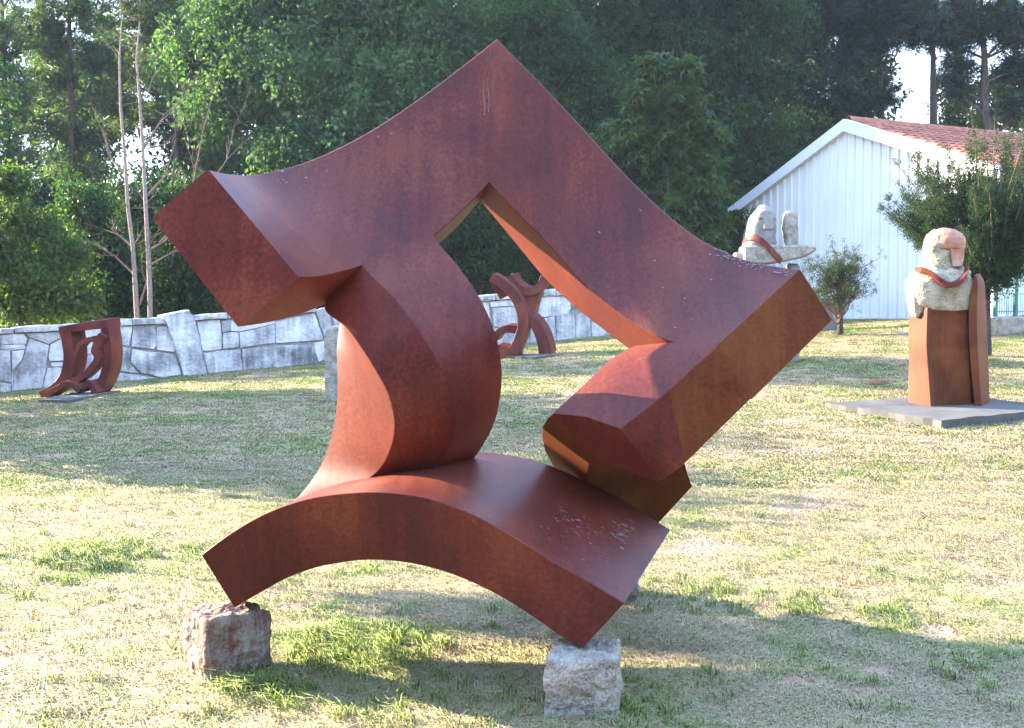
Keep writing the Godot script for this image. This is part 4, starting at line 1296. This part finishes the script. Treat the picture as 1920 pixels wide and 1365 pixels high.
# ---------------------------------------------------------------- the smaller sculptures
# bars: each [depth offset of the front, thickness, width in pixels at the start, at the end, points...]
func bars(t: Node3D, names: Array, list: Array, ox: float, oy: float, k: float, d: float, m: Material) -> void:
	for i in list.size():
		var b: Array = list[i]
		var pts := []
		for j in range(4, b.size(), 2): pts.append(Vector2(ox + b[j] * k, oy + b[j + 1] * k))
		var secs := []
		for j in pts.size():
			var tg: Vector2 = (pts[mini(j + 1, pts.size() - 1)] - pts[maxi(j - 1, 0)]).normalized()
			var n := Vector2(-tg.y, tg.x)
			var w: float = lerpf(b[2], b[3], j / (pts.size() - 1.0)) * k * 0.5
			var p0: Vector2 = pts[j] + n * w
			var p1: Vector2 = pts[j] - n * w
			var z: float = d + b[0]
			var z2: float = z + b[1]
			var a0 := at(p0.x, p0.y, z)
			var a1 := at(p1.x, p1.y, z)
			var back: Vector3 = Vector3(0.25, 0.12, -1.0).normalized() * b[1]
			secs.append([a0 - t.position, a1 - t.position, a1 - t.position + back, a0 - t.position + back])
		var st := begin(); loft(st, secs, 6, true, 0.008)
		obj(names[i], st.commit(), m, t)

func slab(label: String, pts: Array, h: float, m: Material) -> void:
	var c := Vector3.ZERO
	for p in pts: c += p / pts.size()
	var t := thing("concrete_slab", label, "slab", c, 0, "slabs under the sculptures")
	var lo := []
	var hi := []
	var top := -9.0
	for p in pts: top = maxf(top, p.y)
	var edge := []
	for i in pts.size():
		for q in 14:
			var e: Vector3 = pts[i].lerp(pts[(i + 1) % pts.size()], q / 14.0)
			edge.append(e + (e - c).normalized() * rng.randf_range(-0.06, 0.02) * (0.3 if q == 0 else 1.0))
	for p in edge:
		lo.append(Vector3(p.x, p.y - 0.15, p.z) - c)
		hi.append(Vector3(p.x, lerpf(p.y, top, 0.25) + h, p.z) - c)
	var st := begin(); loft(st, [lo, hi], 1, false, 0.004)
	obj("slab", st.commit(), m, t)

func other_sculptures() -> void:
	rng.seed = 81
	# left: looped steel sculpture on a thin slab
	var g := on_ground(140, 742)
	var d := depth_of(g)
	var s0 := []
	for p in [[72, 756], [128, 756], [226, 735], [170, 732]]: s0.append(on_ground(p[0], p[1]))
	slab("thin concrete slab under the looped steel sculpture at the left", s0, 0.03, M.concrete)
	var t := thing("steel_sculpture", "looped rust red steel sculpture before the wall at the left", "sculpture", g)
	bars(t, ["right_arc", "top_bar", "left_leg", "inner_loop", "cross_bar", "foot", "foot"], [
		[-0.1, 0.36, 44, 50, 580,252, 592,320, 602,400, 600,480, 585,550, 560,605, 530,650],
		[-0.12, 0.42, 42, 48, 332,300, 420,285, 510,272, 600,262],
		[-0.14, 0.42, 60, 52, 362,290, 376,370, 384,450, 370,530, 340,590, 290,635, 228,668],
		[-0.15, 0.22, 28, 26, 392,580, 400,500, 420,430, 450,375, 500,350, 540,360],
		[-0.2, 0.22, 44, 34, 572,325, 545,370, 530,420, 545,450, 520,500, 480,545, 430,575, 380,590],
		[-0.3, 0.4, 32, 34, 260,655, 320,625, 370,600, 410,610, 445,640],
		[-0.25, 0.4, 34, 34, 440,640, 470,615, 500,600, 520,625, 528,655]], 0, 520, 1.0 / 3.0, d, M.corten)
	# middle: forked steel sculpture
	g = on_ground(975, 668)
	d = depth_of(g)
	s0 = []
	for p in [[925, 672], [1000, 674], [1048, 668], [985, 664]]: s0.append(on_ground(p[0], p[1]))
	slab("thin concrete slab under the forked steel sculpture in the middle", s0, 0.03, M.concrete)
	t = thing("steel_sculpture", "forked rust red steel sculpture seen through the gap of the big one", "sculpture", g)
	bars(t, ["bent_bar", "fork", "neck", "right_leg", "left_arc", "foot", "hanging_piece"], [
		[-0.3, 0.3, 44, 52, 888,198, 940,228, 985,270, 1020,330, 1036,395, 1026,460, 1005,515, 985,545],
		[-0.05, 0.45, 36, 42, 975,188, 1000,232, 1045,262, 1090,258, 1122,228, 1135,196],
		[0.0, 0.35, 70, 50, 1080,262, 1068,320, 1058,390],
		[-0.1, 0.5, 44, 60, 1050,380, 1090,415, 1115,460, 1130,510, 1138,555],
		[0.0, 0.35, 32, 40, 905,480, 925,450, 960,436, 1000,438, 1040,440],
		[-0.25, 0.45, 60, 50, 915,540, 960,545, 1010,545],
		[-0.05, 0.3, 40, 40, 905,225, 930,260, 946,290]], 560, 440, 0.40625, d, M.corten)
	bust()
	stone_figure()
	# two curled dead leaves
	g = on_ground(1732, 979)
	t = thing("dead_leaf", "curled reddish dead leaf lying on the dry lawn at the right", "leaf", g)
	var lf := begin()
	for q in 2:
		var o := Vector3(-0.02 + 0.035 * q, 0.03, 0.0)
		for k in 6:
			var x0 := -0.025 + 0.05 * k / 6.0
			var x1 := -0.025 + 0.05 * (k + 1) / 6.0
			var y0 := 0.012 * sin(x0 * 90.0 + q)
			var y1 := 0.012 * sin(x1 * 90.0 + q)
			var w0 := 0.014 * (1.0 - absf(x0) / 0.028)
			var w1 := 0.014 * (1.0 - absf(x1) / 0.028)
			quad(lf, o + Vector3(x0, y0, w0), o + Vector3(x1, y1, w1), o + Vector3(x1, y1 + 0.006, -w1), o + Vector3(x0, y0 + 0.006, -w0), Vector3.UP)
	obj("blade", lf.commit(), M.orange, t)
	# mole hill
	g = on_ground(1645, 719)
	t = thing("molehill", "small brown molehill on the lawn left of the stone bust", "molehill", g)
	var st := begin()
	lump(st, Vector3(0, -0.02, 0), Vector3(0.19, 0.08, 0.15), 2.0, 0.02, 9.0, 3.0, 24)
	obj("earth", st.commit(), M.earth, t)

func bust() -> void:
	var g := on_ground(1780, 772)
	var d := depth_of(g)
	var s0 := []
	for p in [[1545, 766], [1765, 806], [1990, 776], [1800, 745]]: s0.append(on_ground(p[0], p[1]))
	slab("grey concrete slab under the stone bust at the right", s0, 0.05, M.concrete)
	var t := thing("bust_statue", "standing statue of a pale stone bust in a rust steel cloak", "statue", g)
	var b := t.position
	# torso: plan corners left back, left crease, right front, right back
	var secs := []
	for r in [[1702, 1748, 1822, 1840, 775, 0.0], [1703, 1747, 1818, 1838, 700, 0.0], [1704, 1744, 1815, 1834, 640, 0.02], [1704, 1742, 1814, 1832, 590, 0.03], [1704, 1741, 1812, 1828, 550, 0.06], [1708, 1742, 1806, 1822, 535, 0.10]]:
		var y: float = r[4]
		secs.append([at(r[0], y - 6, d + 0.42) - b, at(r[1], y, d - 0.02) - b, at(r[2], y - 2, d + 0.05) - b, at(r[3], y - 6, d + 0.6) - b])
	var st := begin(); loft(st, secs, 5, true, 0.012); obj("cloak_body", st.commit(), M.ochre, t)
	# lit left panel of the cloak, a separate folded plate
	secs = []
	for r in [[1701, 1746, 772], [1702, 1743, 730], [1703, 1740, 690], [1703, 1737, 645], [1704, 1738, 600], [1704, 1739, 577]]:
		var p0 := at(r[0], r[2] - 6, d + 0.36) - b
		var p1 := at(r[1], r[2], d - 0.075) - b
		var th := Vector3(0.06, 0, -0.02)
		secs.append([p0, p1, p1 + th, p0 + th])
	st = begin(); loft(st, secs, 5, true, 0.01); obj("cloak_panel", st.commit(), M.orange, t)
	# leaf shaped fold on the front
	secs = []
	for r in [[1738, 1741, 640], [1736, 1748, 665], [1737, 1753, 690], [1742, 1751, 712], [1747, 1749, 722]]:
		secs.append([at(r[0], r[2], d - 0.05) - b, at(r[1], r[2], d - 0.035) - b, at(r[1] - 1, r[2], d + 0.05) - b, at(r[0], r[2], d + 0.05) - b])
	st = begin(); loft(st, secs, 5, true, 0.006); obj("cloak_fold", st.commit(), M.ochre, t)
	# right arm slab
	secs = []
	for r in [[1828, 1857, 765], [1823, 1855, 720], [1818, 1853, 660], [1816, 1850, 600], [1819, 1848, 560], [1824, 1845, 530], [1826, 1838, 517]]:
		secs.append([at(r[0], r[2], d - 0.06) - b, at(lerpf(r[0], r[1], 0.45), r[2] + 1, d - 0.11) - b, at(r[1], r[2] - 4, d + 0.25) - b, at(r[0] + 6, r[2] - 4, d + 0.35) - b])
	st = begin(); loft(st, secs, 5, true, 0.012); obj("arm_panel", st.commit(), M.ochre, t)
	# stone shoulders, neck, head
	st = begin()
	carved(st, [[1765, 582, 50, 0.22, 0.24], [1763, 574, 58, 0.22, 0.27], [1763, 550, 58, 0.22, 0.28], [1763, 525, 57, 0.24, 0.27], [1764, 511, 48, 0.26, 0.24], [1765, 503, 36, 0.28, 0.2], [1765, 492, 30, 0.28, 0.18]], d, b, 3.6, 0.055, 4.5, 2.0)
	carved(st, [[1718, 594, 6, 0.12, 0.05], [1718, 584, 12, 0.13, 0.10], [1717, 560, 14, 0.16, 0.13], [1718, 530, 14, 0.2, 0.14], [1724, 515, 8, 0.24, 0.1]], d, b, 2.6, 0.05, 5.0, 8.0)
	obj("stone_shoulders", st.commit(), M.limestone, t)
	st = begin()
	carved(st, [[1762, 508, 29, 0.26, 0.18], [1763, 496, 31, 0.26, 0.19], [1763, 482, 31, 0.255, 0.195], [1763, 470, 31, 0.25, 0.2], [1763, 452, 30, 0.25, 0.2], [1765, 440, 26, 0.25, 0.18], [1768, 432, 16, 0.25, 0.12], [1768, 430, 3, 0.25, 0.03]], d, b, 2.5, 0.035, 6.0, 12.0)
	obj("stone_head", st.commit(), M.limestone, t)
	st = begin()      # smooth cap with its brow, and the flat side of the face
	carved(st, [[1774, 469, 8, 0.23, 0.06], [1775, 468, 31, 0.23, 0.21], [1776, 458, 32.5, 0.23, 0.23], [1776, 448, 31, 0.23, 0.22], [1775, 438, 26, 0.23, 0.18], [1773, 431, 17, 0.23, 0.12], [1772, 428, 8, 0.23, 0.06], [1772, 427, 1, 0.23, 0.01]], d, b, 2.2, 0.016, 4.0, 22.0)
	obj("smooth_cap", st.commit(), M.pink, t)
	var secs2 := []
	for r in [[1778, 1808, 455], [1782, 1808, 472], [1784, 1807, 486], [1786, 1804, 499]]:
		secs2.append([at(r[0], r[2], d + 0.02) - b, at(r[1], r[2], d + 0.05) - b, at(r[1], r[2], d + 0.4) - b, at(r[0], r[2], d + 0.4) - b])
	st = begin(); loft(st, secs2, 6, true, 0.012); obj("face_side", st.commit(), M.pink, t)
	# steel collar
	secs = []
	for r in [[1727, 505, 0.06], [1745, 511, -0.02], [1762, 524, -0.08], [1782, 534, -0.11], [1800, 530, -0.10], [1813, 516, -0.04], [1817, 500, 0.08]]:
		var c := at(r[0], r[1], d + r[2] - 0.06) - b
		secs.append([c + Vector3(0, 0.035, 0), c - Vector3(0, 0.035, 0), c + Vector3(0, -0.035, -0.22), c + Vector3(0, 0.035, -0.22)])
	st = begin(); loft(st, secs, 5, true, 0.008); obj("collar", st.commit(), M.corten, t)

func stone_figure() -> void:
	var d := 19.0
	var g := on_depth(1440, d)
	var t := thing("stone_figure", "stacked stone figure with a carved head and a steel strap by the barn", "statue", g)
	var b := g
	var k := d / F
	var st := begin()
	carved(st, [[1424, 470, 26, 0.0, 0.22], [1423, 464, 31, 0.0, 0.26], [1424, 456, 31, 0.0, 0.27], [1426, 448, 27, 0.0, 0.26], [1426, 438, 27, 0.0, 0.26], [1427, 424, 26.5, 0.0, 0.26], [1429, 410, 24, 0.0, 0.25], [1431, 398, 18, 0.0, 0.21], [1431, 390, 12, 0.0, 0.14], [1431, 385, 5, 0.0, 0.06], [1431, 384, 1, 0.0, 0.01]], d, b, 2.3, 0.022, 5.0, 3.0)
	obj("head", st.commit(), M.dressed, t)
	# smooth face plane ending in the nose edge, eye hollows
	var secs := []
	for r in [[1428, 1446, 392, -0.17], [1431, 1450, 405, -0.24], [1432, 1451, 418, -0.285], [1432, 1450, 429, -0.31]]:
		secs.append([at(r[0], r[2], d + r[3]) - b, at(r[1], r[2], d + r[3] + 0.07) - b, at(r[1], r[2], d) - b, at(r[0], r[2], d) - b])
	st = begin(); loft(st, secs, 5, true, 0.015); obj("nose", st.commit(), M.dressed, t)
	for q in [[1426, 410, 5.0, 2.6, -0.23], [1451, 412, 2.2, 4.5, -0.16]]:
		st = begin(); lump(st, at(q[0], q[1], d + q[4]) - b, Vector3(q[2] * k, q[3] * k, 0.03), 2.0, 0.004, 9.0, 2.0, 14)
		obj("eye_hollow", st.commit(), M.earth, t)
	# upright, cross slab, lower stones down to the ground
	st = begin(); carved(st, [[1484, 466, 12, 0.05, 0.14], [1483, 445, 12.5, 0.05, 0.14], [1481, 428, 13.5, 0.05, 0.15], [1482, 408, 12.5, 0.05, 0.14], [1482, 400, 11, 0.05, 0.12], [1480, 396, 5, 0.05, 0.06]], d, b, 4.0, 0.025, 4.0, 14.0); obj("upright_stone", st.commit(), M.granite, t)
	st = begin()
	secs = []
	for r in [[1392, 17, 479], [1410, 17, 479], [1440, 17, 478], [1480, 14, 475], [1508, 10, 471], [1523, 4, 468]]:
		var h: float = r[1] * k
		var c := at(r[0], r[2], d - 0.05) - b
		secs.append([c + Vector3(0, h, 0.24), c + Vector3(0, -h, 0.24), c + Vector3(0, -h, -0.3), c + Vector3(0, h, -0.3)])
	loft(st, secs, 4, true, 0.04); obj("cross_slab", st.commit(), M.granite, t)
	var foot := 0.2
	for q in [[1486, 495, 600, 11.0, 0.1, 33.0], [1386, 474, 600, 12.0, 0.1, 35.0], [1432, 500, 600, 24.0, 0.0, 37.0]]:
		var top := at(q[0], q[1], d + q[4]) - b
		st = begin(); lump(st, Vector3(top.x, top.y / 2 - foot / 2, top.z), Vector3(q[3] * k, top.y / 2 + foot / 2, 0.2), 8.0, 0.03, 3.0, q[5], 34)
		obj("standing_stone", st.commit(), M.dressed, t)
	secs = []
	for r in [[1394, 452, 0.0], [1408, 445, -0.2], [1425, 450, -0.31], [1440, 463, -0.33], [1454, 478, -0.33], [1465, 490, -0.32]]:
		var c := at(r[0], r[1], d + r[2]) - b
		secs.append([c + Vector3(0.02, 0.045, 0.02), c + Vector3(-0.02, -0.045, 0.02), c + Vector3(-0.02, -0.045, -0.04), c + Vector3(0.02, 0.045, -0.04)])
	st = begin(); loft(st, secs, 5, true, 0.006); obj("steel_strap", st.commit(), M.corten, t)
